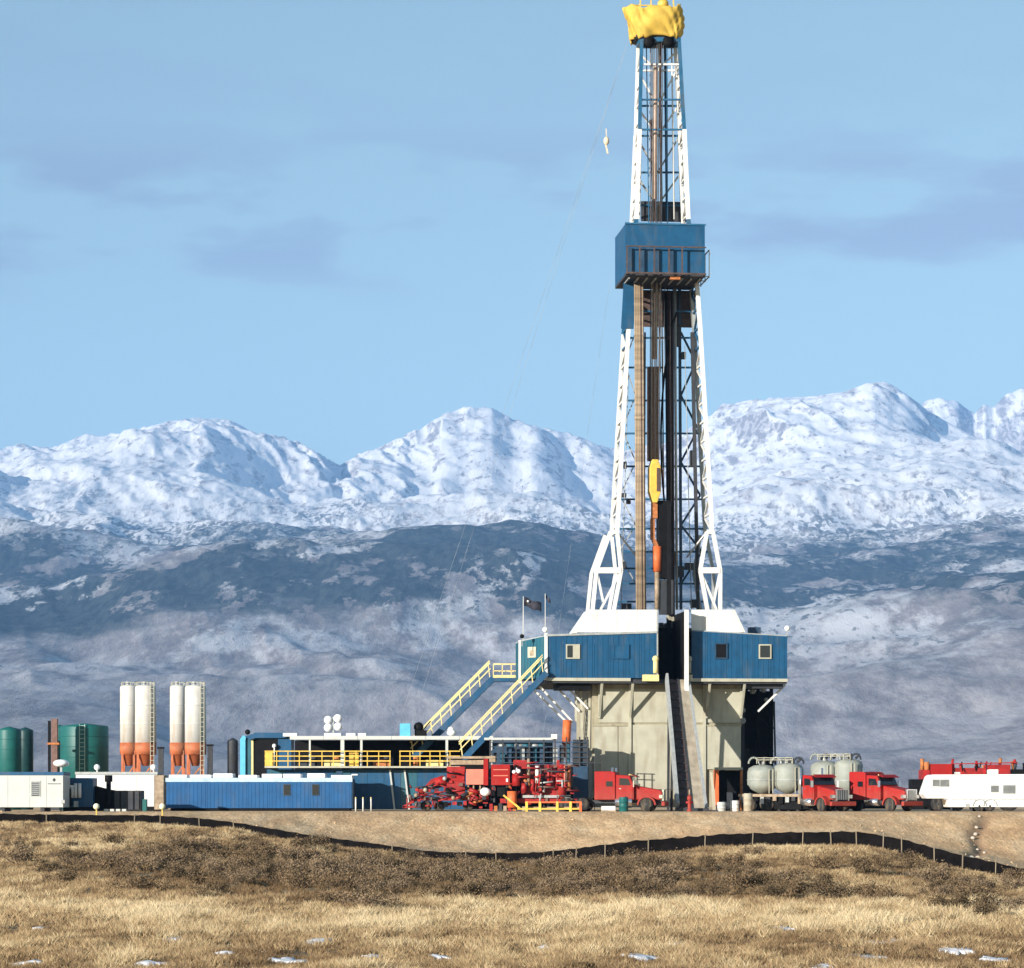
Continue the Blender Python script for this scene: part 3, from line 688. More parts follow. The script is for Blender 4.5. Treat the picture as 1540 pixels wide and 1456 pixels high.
MB().bar(R(1041, 500, FLY + 2.2), R(1050, 917, FLY + 2.2), .24).build('guide_rail', DARK, mast)
MB().bar(R(972, 60, FLY + .4), R(977, 420, FLY + .4), .07).build('guide_rail', WBLU, mast)
MB().bar(R(1003, 60, FLY + .4), R(1004, 420, FLY + .4), .07).build('guide_rail', WBLU, mast)
MB().bar(R(970, 500, FLY + .5), R(968, 917, FLY + .5), .12).build('guide_rail', BLACK, mast)
# ladder
mb = MB(); a0, a1 = R(1008, 430, FLY + 2.5), R(1010, 900, FLY + 2.5)
for o_ in (-.2, .2): mb.bar(a0 + Vector((o_, 0, 0)), a1 + Vector((o_, 0, 0)), .06)
for i in range(60):
    p = a0.lerp(a1, i / 59); mb.bar(p - Vector((.2, 0, 0)), p + Vector((.2, 0, 0)), .04)
mb.build('ladder', DARK, mast)
# standpipe, hose loop
MB().cyl(R(1015, 430, FLY + 1.9), R(1018, 917, FLY + 1.9), .10).build('standpipe', GREY, mast)
mb = MB(); hp = [R(1018, 470, FLY + 1.6)] + [R(1018 - 30 * math.sin(t_ * 3.14) ** .7 * .8, 470 + 380 * t_, FLY + 1.2) for t_ in np.linspace(.05, .95, 14)]
mb.tube(hp, .07); mb.build('kelly_hose', BLACK, mast)
for a, b, m_, r_ in (((995, 430), (1000, 917), PIPED, .05), ((1000, 430), (996, 700), GREY, .03), ((1012, 520), (1013, 917), DARK, .08), ((978, 60), (975, 420), GREY, .025), ((990, 430), (993, 560), GREY, .06), ((966, 60), (962, 330), WHITE, .05), ((1000, 62), (1003, 330), DBLUE, .09), ((992, 62), (995, 330), PIPED, .10), ((1010, 64), (1014, 330), WHITE, .06), ((980, 180), (984, 330), PIPED, .13), ((1030, 520), (1040, 917), GREY, .03), ((945, 560), (934, 917), GREY, .03)):
    MB().cyl(R(*a, FLY + 1.8), R(*b, FLY + 1.8), r_, None, 7).build('cable', m_, mast)
for px, py_, w_, h_ in ((1018, 505, .5, 1.6), (1028, 535, .3, .5), (940, 700, .2, .5), (938, 745, .35, .3), (945, 755, .3, .3), (1040, 690, .25, 1.2), (1022, 860, .6, .8), (1010, 840, .5, 1.0), (936, 850, .5, .5), (1036, 852, .6, .5), (942, 912, .7, .4), (1045, 908, .6, .6)):
    c = R(px, py_, FLY + 2.3); MB().bx(c.x - w_ / 2, c.x + w_ / 2, c.y - .2, c.y + .2, c.z - h_ / 2, c.z + h_ / 2).build('junction_box', DARK, mast)
# crown with its yellow cover
ct = (R(985, 40, FLY + .9)); crown = MB()
crown.bx(ct.x - 1.5, ct.x + 1.5, ct.y - 1.0, ct.y + 1.0, R(985, 57, FLY).z, R(985, 45, FLY).z)
crown = crown.build('crown_block', DARK, rig)
for px in (976, 1005):
    c = R(px, 63, FLY - .2); MB().lathe([(.05, -.12), (.42, -.12), (.36, 0), (.42, .12), (.05, .12)], tuple(c), 18, 'y').build('sheave', BLACK, crown)
cv = []; nn = 90; lv = 17
for j in range(lv):
    t_ = j / (lv - 1); z_ = R(985, 57 - 47 * t_, FLY).z
    for i in range(nn):
        th = 2 * math.pi * i / nn
        rx = 1.68 + .2 * t_ + .09 * math.sin(3 * th + 5 * t_) + .05 * math.sin(13 * th + 9 * t_) + .05 * math.sin(21 * th - 16 * t_) + .12 * math.sin(math.pi * t_)
        ry = 1.25 + .2 * t_ + .08 * math.sin(5 * th - 6 * t_) + .06 * math.sin(17 * th + 12 * t_) + .10 * math.sin(math.pi * t_)
        ex = math.copysign(abs(math.cos(th)) ** .6, math.cos(th)); ey = math.copysign(abs(math.sin(th)) ** .6, math.sin(th))
        sag = (.10 * math.sin(4 * th + 1) + .07 * math.sin(11 * th)) * (1 - t_) + .16 * math.sin(2 * th + 2) * t_ + .1 * math.sin(7 * th) * t_
        if math.cos(th) < -.7 and t_ > .5: rx += .45 * (t_ - .5)
        cv.append((ct.x + rx * ex + .10 * (.5 - t_), ct.y + ry * ey, z_ + sag))
mb = MB(); mb.add(cv, [(j * nn + i, j * nn + (i + 1) % nn, (j + 1) * nn + (i + 1) % nn, (j + 1) * nn + i) for j in range(lv - 1) for i in range(nn)], True)
o_ = mb.build('crown_cover', TARP, crown); sd_ = o_.modifiers.new('solid', 'SOLIDIFY'); sd_.thickness = .05
zt = R(985, 10, FLY).z
mb = MB()
for dx in (-1.2, -.4, .5, 1.3): mb.bar((ct.x + dx, ct.y - .6, zt - .3), (ct.x + dx * .95, ct.y - .6, zt + .75), .09)
mb.bar((ct.x - 1.2, ct.y - .6, zt + .7), (ct.x + 1.25, ct.y - .6, zt + .7), .09).bar((ct.x - 1.2, ct.y + .7, zt + .5), (ct.x + 1.25, ct.y + .7, zt + .5), .09)
mb.ball((ct.x + .55, ct.y - .3, zt + .35), .42); mb.build('crown_rail', YEL, crown)
# racking board: blue wind wall box round the mast
bz0, bz1 = R(990, 415, -1.6).z, R(990, 337, -1.6).z
bl, br = R(941, 400, -1.6).x, R(1060, 400, -1.6).x
board = MB().bx(bl, br, -1.6, 3.8, bz0 - .02, bz0 + .14).build('racking_board', DARK, rig)
MB().bx(bl, br, -1.6, -1.5, bz0 + .15, bz1).build('wind_wall', BLUE, board)
MB().bx(br - .1, br, -1.49, 3.8, bz0 + .15, bz1).build('wind_wall', BLUE, board)
MB().bx(bl, bl + .1, -1.49, 3.8, bz0 + .15, bz1).build('wind_wall', BLUE, board)
MB().bx(bl + .11, br - .11, 3.7, 3.8, bz0 + .15, bz1).build('wind_wall', BLUE, board)
MB().bx(bl - .06, br + .06, -1.68, -1.61, bz1 - .06, bz1 + .06).build('trim', WBLU, board)
wz0, wz1 = R(990, 411, -2.1).z, R(990, 371, -2.1).z
for a, b in ((945, 952), (962, 970), (984, 992), (1006, 1013)):     # dark slots between the guard posts
    MB().bx(R(a, 400, -1.63).x, R(b, 400, -1.63).x, -1.64, -1.603, wz0 + .1, wz1 - .05).build('slot', DBLUE, board)
mb = MB()
for px in (943, 962, 984, 1006, 1026): mb.bar((R(px, 400, -2.1).x, -2.1, wz0 - .1), (R(px, 400, -2.1).x, -2.1, wz1), .10)
mb.bar((R(942, 400, -2.1).x, -2.1, wz1), (R(1062, 400, -2.1).x, -2.1, wz1), .09).bar((R(942, 400, -2.1).x, -2.1, wz0), (R(1062, 400, -2.1).x, -2.1, wz0), .12)
for px in (943, 984, 1026, 1060): mb.bar((R(px, 400, -2.1).x, -2.1, wz0), (R(px, 400, -2.1).x, -1.6, wz0), .10)
mb.build('guard_rail', PIPED, board)
mb = MB(); xr = R(1066, 400, -1).x
for y_ in (-1.2, .6, 2.4): mb.bar((xr, y_, wz0 - .1), (xr, y_, wz1), .07).bar((br, y_, wz0), (xr, y_, wz0), .07)
mb.bar((xr, -1.2, wz1), (xr, 2.4, wz1), .07).bar((xr, -1.2, wz0), (xr, 2.4, wz0), .07); mb.build('side_rail', GREY, board)
mb = MB()
for i in range(9): mb.bar((bl + .3 + i * (br - bl - .6) / 8, -1.3, bz0 - .12), (bl + .3 + i * (br - bl - .6) / 8, 1.0, bz0 - .12), .10)
mb.build('finger', GREY, board)
MB().bx(R(1008, 420, -1.7).x, R(1023, 420, -1.7).x, -1.75, -1.4, bz0 - .25, bz0 - .03).build('winch', RUST, board)
# wind walls hung under the board
lz0, lz1 = R(940, 495, 1).z, R(940, 424, 1).z
mb = MB(); p0, p1 = R(938, 490, 0), R(950, 425, 0)
mb.add([(R(934, 495, .8).x, .8, lz0), (R(953, 495, .8).x, .8, lz0), (R(957, 424, .8).x, .8, lz1), (R(938, 424, .8).x, .8, lz1),
        (R(934, 495, .8).x, .88, lz0), (R(953, 495, .8).x, .88, lz0), (R(957, 424, .8).x, .88, lz1), (R(938, 424, .8).x, .88, lz1)],
       [(0, 1, 2, 3), (4, 7, 6, 5), (0, 4, 5, 1), (1, 5, 6, 2), (2, 6, 7, 3), (3, 7, 4, 0)]); mb.build('wind_wall', BLUE, board)
MB().bx(R(958, 470, 3.9).x, R(1046, 470, 3.9).x, 3.86, 3.94, R(990, 492, 3.9).z, bz0 - .05).build('wind_wall', PIPED, board)
MB().bx(R(962, 470, 3.9).x, R(1034, 470, 3.9).x, 3.2, 3.28, R(990, 336, 3.9).z, R(990, 303, 3.2).z).build('wind_wall', DARK, board)

# rig floor, cabins
ZF = R(900, 1021, -6).z
floor = MB().bx(R(822, 1021, -5.9).x, R(1183, 1021, -5.9).x, -5.95, 6.0, ZF - .30, ZF - .02).build('rig_floor', DARK, rig)
MB().bx(R(1040, 1021, -6).x, R(1184, 1021, -6).x, -6.12, -5.96, ZF - .16, ZF + .06).build('floor_edge', CREAM, floor)
MB().bx(R(822, 1021, -6).x, R(948, 1021, -6).x, -6.12, -5.96, ZF - .16, ZF + .06).build('floor_edge', CREAM, floor)
def panel_wall(parent, p0, p1, zb, zt0, zt1, m, npan, holes=(), th=.08, name='wall_panel'):
    """ribbed sheet wall from p0 to p1 (x,y), top running from zt0 to zt1, made of separate panels"""
    d = Vector((p1[0] - p0[0], p1[1] - p0[1], 0)); ln = d.length; d.normalize(); nrm = Vector((d.y, -d.x, 0))
    for i in range(npan):
        a = ln * i / npan + .008; b = ln * (i + 1) / npan - .008; mb = MB()
        ta = zt0 + (zt1 - zt0) * a / ln; tb = zt0 + (zt1 - zt0) * b / ln
        A = Vector((p0[0], p0[1], 0)) + d * a; B = Vector((p0[0], p0[1], 0)) + d * b
        vs = [A, B, B - nrm * th, A - nrm * th]
        mb.add([v + Vector((0, 0, zb)) for v in vs] + [v + Vector((0, 0, t_)) for v, t_ in zip(vs, (ta, tb, tb, ta))],
               [(0, 3, 2, 1), (4, 5, 6, 7), (0, 1, 5, 4), (1, 2, 6, 5), (2, 3, 7, 6), (3, 0, 4, 7)])
        k = max(1, int((b - a) / .28))
        for j in range(k):
            c = a + (b - a) * (j + .5) / k; C = Vector((p0[0], p0[1], 0)) + d * c + nrm * .004; tc_ = min(ta, tb) - .02
            mb.bar(C + Vector((0, 0, zb + .02)), C + Vector((0, 0, tc_)), .06, .035, up=nrm)
        mb.build(name, m, parent)
def window(parent, px0, px1, py0, py1, ly, frame, pane=GLASS, half=False):
    a, b = R(px0, py0, ly - .05), R(px1, py1, ly - .05); zt_, zb_ = a.z, b.z
    f = MB(); t_ = .09
    f.bx(a.x, b.x, ly - .11, ly - .03, zt_ - t_, zt_).bx(a.x, b.x, ly - .11, ly - .03, zb_, zb_ + t_)
    f.bx(a.x, a.x + t_, ly - .11, ly - .03, zb_ + t_, zt_ - t_).bx(b.x - t_, b.x, ly - .11, ly - .03, zb_ + t_, zt_ - t_)
    if half: f.bx((a.x + b.x) / 2, b.x - t_ - .002, ly - .10, ly - .04, zb_ + t_ + .002, zt_ - t_ - .002)
    f = f.build('window', frame, parent)
    MB().bx(a.x + t_ - .004, b.x - t_ + .004, ly - .075, ly - .05, zb_ + t_ - .004, zt_ - t_ + .004).build('pane', pane, f)
LYF = -6.0
# left cabin
pA, pB, pC = R(821, 955, LYF), R(988, 950, LYF), R(782, 963, LYF + 2.2)
zT0, zT1 = R(821, 957, LYF).z, R(988, 952, LYF).z; zC = R(782, 965, LYF + 2.2).z
cab = MB().add([(pA.x, LYF + .1, zT0), (pB.x, LYF + .1, zT1), (pB.x, -1.0, zT1 + .1), (pC.x, -1.0, zC), (pC.x, LYF + 2.2, zC),
                (pA.x, LYF + .1, zT0 + .08), (pB.x, LYF + .1, zT1 + .08), (pB.x, -1.0, zT1 + .18), (pC.x, -1.0, zC + .08), (pC.x, LYF + 2.2, zC + .08)],
               [(0, 1, 2), (0, 2, 3, 4), (5, 7, 6), (5, 9, 8, 7), (0, 5, 6, 1), (1, 6, 7, 2), (2, 7, 8, 3), (3, 8, 9, 4), (4, 9, 5, 0)]).build('cabin', GREY, rig)
tag(cab, 'blue ribbed cabin left of the dark gap under the mast')
panel_wall(cab, (pA.x + .12, LYF), (pB.x, LYF), ZF + .06, zT0, zT1, BLUE, 7)
panel_wall(cab, (pC.x, LYF + 2.2), (pA.x - .10, LYF + .06), ZF + .02, zC, zT0, TEAL, 2)
panel_wall(cab, (pC.x, -1.0), (pC.x, LYF + 2.3), ZF + .02, zC, zC, TEAL, 3)
MB().bx(pB.x - .02, pB.x + .08, LYF - .02, -1.0, ZF + .05, R(988, 917, LYF).z).build('side_wall', GREY, cab)
MB().bx(pC.x + .1, pB.x - .03, -1.08, -1.0, ZF + .05, zC).build('rear_wall', BLUE, cab)
MB().bx(pA.x - .10, pA.x + .11, LYF - .07, LYF + .09, ZF - .1, zT0 + .2).build('corner_post', WHITE, cab)
MB().bx(pC.x - .10, pC.x + .05, LYF + 2.1, LYF + 2.26, ZF - .25, zC + .1).build('corner_post', WHITE, cab)
MB().bar((pA.x, LYF - .03, zT0 + .06), (pB.x, LYF - .03, zT1 + .06), .10, .14).build('eaves_trim', GREY, cab)
window(cab, 851, 872, 969, 991, LYF, CREAM, half=True)
window(cab, 922, 946, 969, 991, LYF, BLUE, BLUE)
# small porthole on the angled wall
wp = (Vector((pC.x, LYF + 2.2, 0)) + Vector((pA.x, LYF + .06, 0))) / 2; wz = R(799, 981, LYF + 1).z
nm = Vector((pA.x - pC.x, -2.14, 0)).normalized(); nr_ = Vector((nm.y, -nm.x, 0))
wo = MB().bar(wp + nr_ * .06 - nm * .42 + Vector((0, 0, wz)), wp + nr_ * .06 + nm * .42 + Vector((0, 0, wz)), .1, .75).build('window', CREAM, cab)
MB().bar(wp + nr_ * .10 - nm * .16 + Vector((0, 0, wz - .05)), wp + nr_ * .10 + nm * .2 + Vector((0, 0, wz - .05)), .06, .36).build('pane', PIPE, wo)
def wall_poly(parent, pl, ly, th, m, name):
    vs = [R(x_, y_, ly) for x_, y_ in pl]; mb = MB(); n_ = len(vs)
    mb.add(vs + [v + Vector((0, th, 0)) for v in vs], [tuple(range(n_)), tuple(range(2 * n_ - 1, n_ - 1, -1))] + [(i, n_ + i, n_ + (i + 1) % n_, (i + 1) % n_) for i in range(n_)])
    return mb.build(name, m, parent)
for i in range(4):       # white upper wind wall in sheets
    a = 868 + 30 * i + .4; b = a + 29.4; tl = max(a, 888) if i == 0 else a
    wall_poly(cab, [(a if i else 866, 951), (b, 951), (b, 917), (tl, 917)], LYF + .25, .08, WHITE, 'wind_wall')
wall_poly(cab, [(862, 952), (886, 917), (888, 917), (868, 952)], LYF + .24, 3.0, WHITE, 'wind_wall')
# right cabin
qA, qB = R(1040, 950, LYF), R(1184, 955, LYF)
zR0, zR1 = R(1040, 949, LYF).z, R(1184, 957, LYF).z
cab2 = MB().add([(qA.x, LYF + .1, zR0), (qB.x, LYF + .1, zR1), (qB.x, 0, zR1), (qA.x, 0, zR0), (qA.x, LYF + .1, zR0 + .08), (qB.x, LYF + .1, zR1 + .08), (qB.x, 0, zR1 + .08), (qA.x, 0, zR0 + .08)],
                [(0, 3, 2, 1), (4, 5, 6, 7), (0, 1, 5, 4), (1, 2, 6, 5), (2, 3, 7, 6), (3, 0, 4, 7)]).build('cabin', GREY, rig)
tag(cab2, 'blue ribbed cabin right of the dark gap under the mast')
panel_wall(cab2, (qA.x, LYF), (qB.x - .06, LYF), ZF + .06, zR0, zR1, BLUE, 6)
panel_wall(cab2, (qB.x, LYF), (qB.x, 0), ZF + .06, zR1, zR1, BLUE, 4)
MB().bx(qA.x, qB.x - .1, -.08, 0, ZF + .05, zR1).build('rear_wall', BLUE, cab2)
fx = R(1033, 950, LYF - 1.0).x
MB().bx(fx - .16, fx + .12, LYF - 1.05, LYF - .85, R(1033, 1040, LYF - 1).z, R(1033, 917, LYF - 1).z).build('gate_post', WHITE, cab2)
MB().bx(fx - .02, fx + .06, LYF - .84, -.5, ZF + .05, R(1033, 918, LYF - 1).z).build('side_wall', BLACK, cab2)  # painted black to stand for the shade inside the gap
MB().bx(fx + .02, fx + .12, LYF - .84, LYF + .6, ZF + .3, R(1033, 1000, LYF).z).build('side_guard', WHITE, cab2)
window(cab2, 1075, 1094, 967, 991, LYF, DBLUE, BLACK)
window(cab2, 1141, 1160, 969, 991, LYF, CREAM, half=False)
wall_poly(cab2, [(1040, 951), (1072, 951), (1072, 917), (1040, 917)], LYF + .25, .08, WHITE, 'wind_wall')
wall_poly(cab2, [(1072.4, 951), (1118, 951), (1103, 917), (1072.4, 917)], LYF + .25, .08, WHITE, 'wind_wall')
wall_poly(cab2, [(1118.5, 951), (1121, 951), (1105, 917), (1103.4, 917)], LYF + .24, 3.0, WHITE, 'wind_wall')
for px, py_ in ((1184, 945), (820, 947), (785, 957)):
    c = R(px, py_, LYF + .2); l_ = MB().bar(c - Vector((0, 0, .7)), c, .06).build('lamp_post', GREY, rig)
    MB().ball(tuple(c), .2 if px != 785 else .16).build('lamp_head', LAMP if px != 785 else BLACK, l_)
mb = MB().bx(R(1125, 948, -4).x, R(1142, 948, -4).x, -4.6, -3.8, R(1130, 950, -4).z - .4, R(1130, 944, -4).z).build('roof_unit', DBLUE, cab2)
# black box added to block light in the gap, with machinery above it
dk = MB().bx(R(985, 1018, -1).x, R(1042, 1018, -1).x, -1.4, 1.0, ZF, R(1000, 945, -1).z).build('gap_light_block', BLACK, rig)
mb = MB()
for i in range(9):
    c = R(994 + 4 * i, 945 - rng.uniform(0, 24), -1.0); mb.bx(c.x - .12, c.x + .16, -1.2, -.6, R(1000, 948, -1).z, c.z)
mb.build('hydraulics', DARK, dk)
mb = MB()
for i in range(5):
    c = R(1003 + 4 * i, 925 + 3 * i + rng.uniform(-3, 3), -1.5); mb.bar(c, c + Vector((.25, 0, -.3)), .16)
mb.build('tongs', CREAM, dk)
MB().bar(R(1006, 960, -1.6), R(1006, 760, 1), .32).build('torque_tube', BLACK, dk)
# pale yellow rollers flanking the gap
for px, t_ in ((986, 0), (1036, 1)):
    a = R(px, 1017, LYF - .6); MB().cyl(a + Vector((0, 0, .2)), a + Vector((0, 0, 1.1)), .17, .17).ball(tuple(a + Vector((0, 0, 1.2))), .24).bx(a.x - (.9 if not t_ else .1), a.x + .2, LYF - .8, LYF - .3, a.z - .35, a.z + .1).build('roller', PYEL if t_ == 0 else CREAM, floor)

# substructure
WLY = -4.3
sub = MB()
x0, x1 = R(890, 1100, WLY).x, R(1115, 1100, WLY).x
zb_ = .25
sub.bx(x0 + .05, x1 - .02, WLY + .09, 4.6, zb_, ZF - .31)
sub = sub.build('substructure', CREAMD, rig)
for a, b, t0, t1, pr in ((901, 946, 1036, 1087, 0), (948, 1005, 1036, 1087, 0), (1005.8, 1059, 1036, 1087, 0), (1060, 1114, 1036, 1087, 0),
                     (893, 929, 1090, 1187, .02), (930, 946.5, 1090, 1187, .02), (948, 1005, 1090, 1187, .05), (1005.8, 1059, 1090, 1187, .03), (1060, 1114, 1090, 1157, .05)):
    A, B = R(a, t0, WLY), R(b, t1, WLY); zb2 = max(B.z, .3)
    MB().bx(A.x, B.x, WLY - pr, WLY + .085, zb2, A.z).build('wall_panel', CREAM, sub)
for px in (947.3, 1059.4):
    a = R(px, 1030, WLY - .12); MB().bx(a.x - .10, a.x + .10, WLY - .16, WLY - .06, .2, a.z).build('post', CREAM, sub)
MB().bx(x0, R(948, 1088, WLY).x, WLY - .10, WLY - .03, R(1, 1089.5, WLY).z, R(1, 1087, WLY).z).build('rail', CREAMD, sub)
MB().bx(R(1060, 1088, WLY).x, x1, WLY - .10, WLY - .052, R(1, 1089.5, WLY).z, R(1, 1087, WLY).z).build('rail', CREAMD, sub)
for px in (901, 947, 1062, 1114):      # knee braces under the cabins
    a = R(px, 1080, WLY - .05); b = R(px, 1026, LYF + .2); MB().bar(a, (a.x, LYF + .15, ZF - .3), .16).build('knee_brace', CREAM, sub)
    MB().bx(a.x - .07, a.x + .07, WLY - .2, WLY - .08, a.z, ZF - .31).build('post', CREAM, sub)
# pale poles and stays left of the wall
for px, dx in ((866, 0), (876, -3), (885, 2), (893, 0)):
    MB().bar(R(px + dx, 1030, WLY + .6), R(px, 1125 if px > 870 else 1085, WLY + .6), .15).build('pole', CREAM, sub)
for a, b in (((801, 1036), (853, 1087)), ((812, 1033), (862, 1087)), ((836, 1032), (871, 1070)), ((852, 1032), (884, 1066))):
    MB().bar(R(*a, WLY + .4), R(*b, WLY + .4), .13).build('stay', WHITE, sub)
MB().bar(R(1181, 1030, WLY), R(1140, 1070, WLY), .13).build('stay', WHITE, sub)
MB().bx(R(834, 1030, WLY).x, R(885, 1030, WLY).x, -5.4, -3.6, ZF - .75, ZF - .32).build('floor_beam', BLACK, floor)
MB().bx(R(1116, 1030, -5).x, R(1176, 1030, -5).x, -5.4, -4.6, ZF - .6, ZF - .32).build('floor_beam', DARK, floor)
c = R(852, 1120, WLY); hy = MB().cyl((c.x, WLY + .2, c.z), R(853, 1083, WLY + .2), .3, .3, 14).cyl(R(851, 1140, WLY + .2), (c.x, WLY + .2, c.z), .2, .2).build('raising_cylinder', ORAN, sub)
# open bay on the right, painted black to stand for its shade
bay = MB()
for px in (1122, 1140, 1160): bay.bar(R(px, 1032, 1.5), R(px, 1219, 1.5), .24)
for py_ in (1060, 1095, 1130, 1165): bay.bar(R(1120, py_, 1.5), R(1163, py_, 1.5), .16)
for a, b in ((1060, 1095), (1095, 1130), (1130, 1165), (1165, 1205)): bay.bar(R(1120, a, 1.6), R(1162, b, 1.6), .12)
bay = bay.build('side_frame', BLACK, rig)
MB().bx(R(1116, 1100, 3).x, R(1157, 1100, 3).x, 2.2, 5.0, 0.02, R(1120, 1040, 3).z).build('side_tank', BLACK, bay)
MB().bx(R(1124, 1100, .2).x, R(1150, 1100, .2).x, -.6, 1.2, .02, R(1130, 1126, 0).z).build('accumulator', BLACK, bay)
for px, py_, r_ in ((1132, 1040, .2), (1148, 1037, .22), (1117, 1068, .2), (1116, 1084, .26), (1152, 1052, .14)):
    c = R(px, py_, -.6); MB().lathe([(r_ * .3, -.1), (r_, -.1), (r_, .1), (r_ * .3, .1)], tuple(c), 14, 'y').build('hose_reel', GREY, bay)
MB().bar(R(1164, 1055, 1), R(1166, 1150, 1), .12).build('vent_pipe', DARK, bay)
# orange cabinet and clutter at the foot of the wall
kb = thing('equipment_cabinet', 'rusty orange framed cabinet with dark open front below the right base wall', 'cabinet', tuple(Vector((X(1095, 3), 3, 0))))
wq = .98
MB().bx(-wq, -wq + .30, -.5, .5, 0.05, 2.85).build('side_post', ORAN, kb); MB().bx(wq - .16, wq, -.5, .5, 0.05, 2.85).build('side_post', RUST, kb)
MB().bx(-wq, wq, -.52, .5, 2.86, 3.02).build('lintel', CREAM, kb); MB().bx(-wq + .31, wq - .17, .2, .4, .05, 2.84).build('back_panel', BLACK, kb)
MB().bx(-.4, .5, -.3, .1, .05, .6).bx(-.1, .3, -.3, 0, .6, 1.3).build('pump', DARK, kb)

# ramp
rp = thing('pipe_ramp', 'steep steel pipe ramp running down from the dark gap in the rig to the ground', 'ramp', (RX, RY, 0), RA)
tA, tB = R(1000, 1019, LYF - .3), R(1037, 1019, LYF - .3)
bA, bB = R(1016, 1214, -14.6), R(1064, 1214, -14.6)
tA.z = tB.z = ZF - .05; bA.z = bB.z = .12
mid_t = tA.lerp(tB, .5); mid_b = bA.lerp(bB, .5)
def strip(a0, a1, name, m, up=0.0, th=.12):
    q = [tA.lerp(tB, a0), tA.lerp(tB, a1), bA.lerp(bB, a1), bA.lerp(bB, a0)]; nv = Vector((0, -.72, .70))
    q = [v + nv * up for v in q]; mb = MB(); mb.add(q + [v - nv * th for v in q], [(0, 1, 2, 3), (7, 6, 5, 4), (0, 4, 5, 1), (1, 5, 6, 2), (2, 6, 7, 3), (3, 7, 4, 0)])
    return mb.build(name, m, rp)
strip(.10, .52, 'deck_plate', PIPED, 0); strip(.53, .90, 'deck_plate', WOODD, .02)  # left plate painted darker, standing for the left rail's shadow
strip(0, .095, 'side_rail', GREY, .62, .75); strip(.905, 1.0, 'side_rail', GREY, .22, .4); strip(.50, .535, 'centre_rail', DARK, .12, .2)
for i in range(16):
    t_ = (i + .5) / 16; a = tA.lerp(tB, .11).lerp(bA.lerp(bB, .11), t_); b = tA.lerp(tB, .51).lerp(bA.lerp(bB, .51), t_); MB().bar(a + Vector((0, -.03, .04)), b + Vector((0, -.03, .04)), .10, .08).build('cleat', DARK, rp)
for s_ in (.05, .95):
    for t_ in (.25, .55):
        p = tA.lerp(tB, s_).lerp(bA.lerp(bB, s_), t_); MB().bar(p - Vector((0, 0, .2)), (p.x, p.y + .3, 0), .16).build('support', DARK, rp)
MB().bx(bA.x, bB.x, -15.2, -14.4, 0.01, .22).build('foot_plate', DARK, rp)

BLY = FLY - .95
# hanging gear
tb_ = R(984, 724, BLY + 1.0)
tv = thing('travelling_block', 'yellow travelling block hanging on dark ropes inside the mast', 'hoist block', (RX, RY, 0), RA)
bz_ = [R(984, y_, BLY + 1.0) for y_ in (692, 705, 740, 757)]
MB().prism([(bz_[0].x - .22, bz_[0].z), (bz_[0].x + .22, bz_[0].z), (bz_[0].x + .42, bz_[1].z), (bz_[0].x + .42, bz_[2].z), (bz_[0].x + .15, bz_[3].z), (bz_[0].x - .15, bz_[3].z), (bz_[0].x - .42, bz_[2].z), (bz_[0].x - .42, bz_[1].z)], 'y', BLY + .5, BLY + 1.5).build('block', YEL, tv, .05)
MB().bx(bz_[0].x + .1, bz_[0].x + .36, BLY + .44, BLY + .49, bz_[2].z, bz_[1].z).build('side_plate', PIPED, tv)
for i in range(8):
    dx = -.34 + .097 * i; MB().cyl((bz_[0].x + dx, BLY + .8 + .1 * (i % 3), bz_[0].z), (ct.x + dx * 1.3, BLY + .8 + .1 * (i % 3), R(985, 60, BLY).z), .035, .035, 6).build('rope', [PIPED, GREY, PIPE][i % 3], tv)
MB().bx(bz_[0].x - .40, bz_[0].x + .40, BLY + 1.5, BLY + 1.9, bz_[0].z, R(984, 552, BLY + 1.6).z).build('toned_column', PIPED, tv)
MB().cyl(R(984, 540, BLY + 1.6), R(986, 432, BLY + 1.6), .2).build('toned_column', PIPE, tv)  # column tones painted in: shaded dark section below, lit tan above
MB().cyl(R(985, 300, BLY + 1.6), R(986, 100, BLY + 1.6), .17).build('toned_column', mat('lit_lines_tone', (.55, .42, .34), .6, dirt=.3), tv)  # pale cylinder coloured to stand for sunlit drilling lines
td = thing('top_drive', 'rusty orange top drive with black motor under the yellow block', 'top drive', (RX, RY, 0), RA)
q = [R(988, y_, BLY + 1.0) for y_ in (757, 780, 812, 822, 860, 917)]
MB().bar(q[0] - Vector((.2, 0, 0)), q[1] - Vector((.2, 0, 0)), .42).bar(q[1] - Vector((.32, 0, 0)), q[2] - Vector((.32, 0, 0)), .3).bar(q[2] - Vector((.25, 0, 0)), q[3] - Vector((.05, 0, 0)), .3).build('bail', RUST, td)
MB().cyl(q[3], q[4], .34, .30, 14).build('gearbox', ORAN, td); MB().cyl(q[4], q[5], .2, .17, 12).build('drill_pipe', PIPE, td)
MB().bx(q[0].x + .05, q[0].x + 1.1, BLY + .9, BLY + 1.7, R(1, 862, BLY + 1).z, R(1, 742, BLY + 1).z).build('motor', BLACK, td, .06)
MB().bx(q[0].x + .25, q[0].x + 1.2, BLY + 1.0, BLY + 1.7, R(1, 917, BLY + 1).z, R(1, 864, BLY + 1).z).build('pipe_handler', DARK, td)
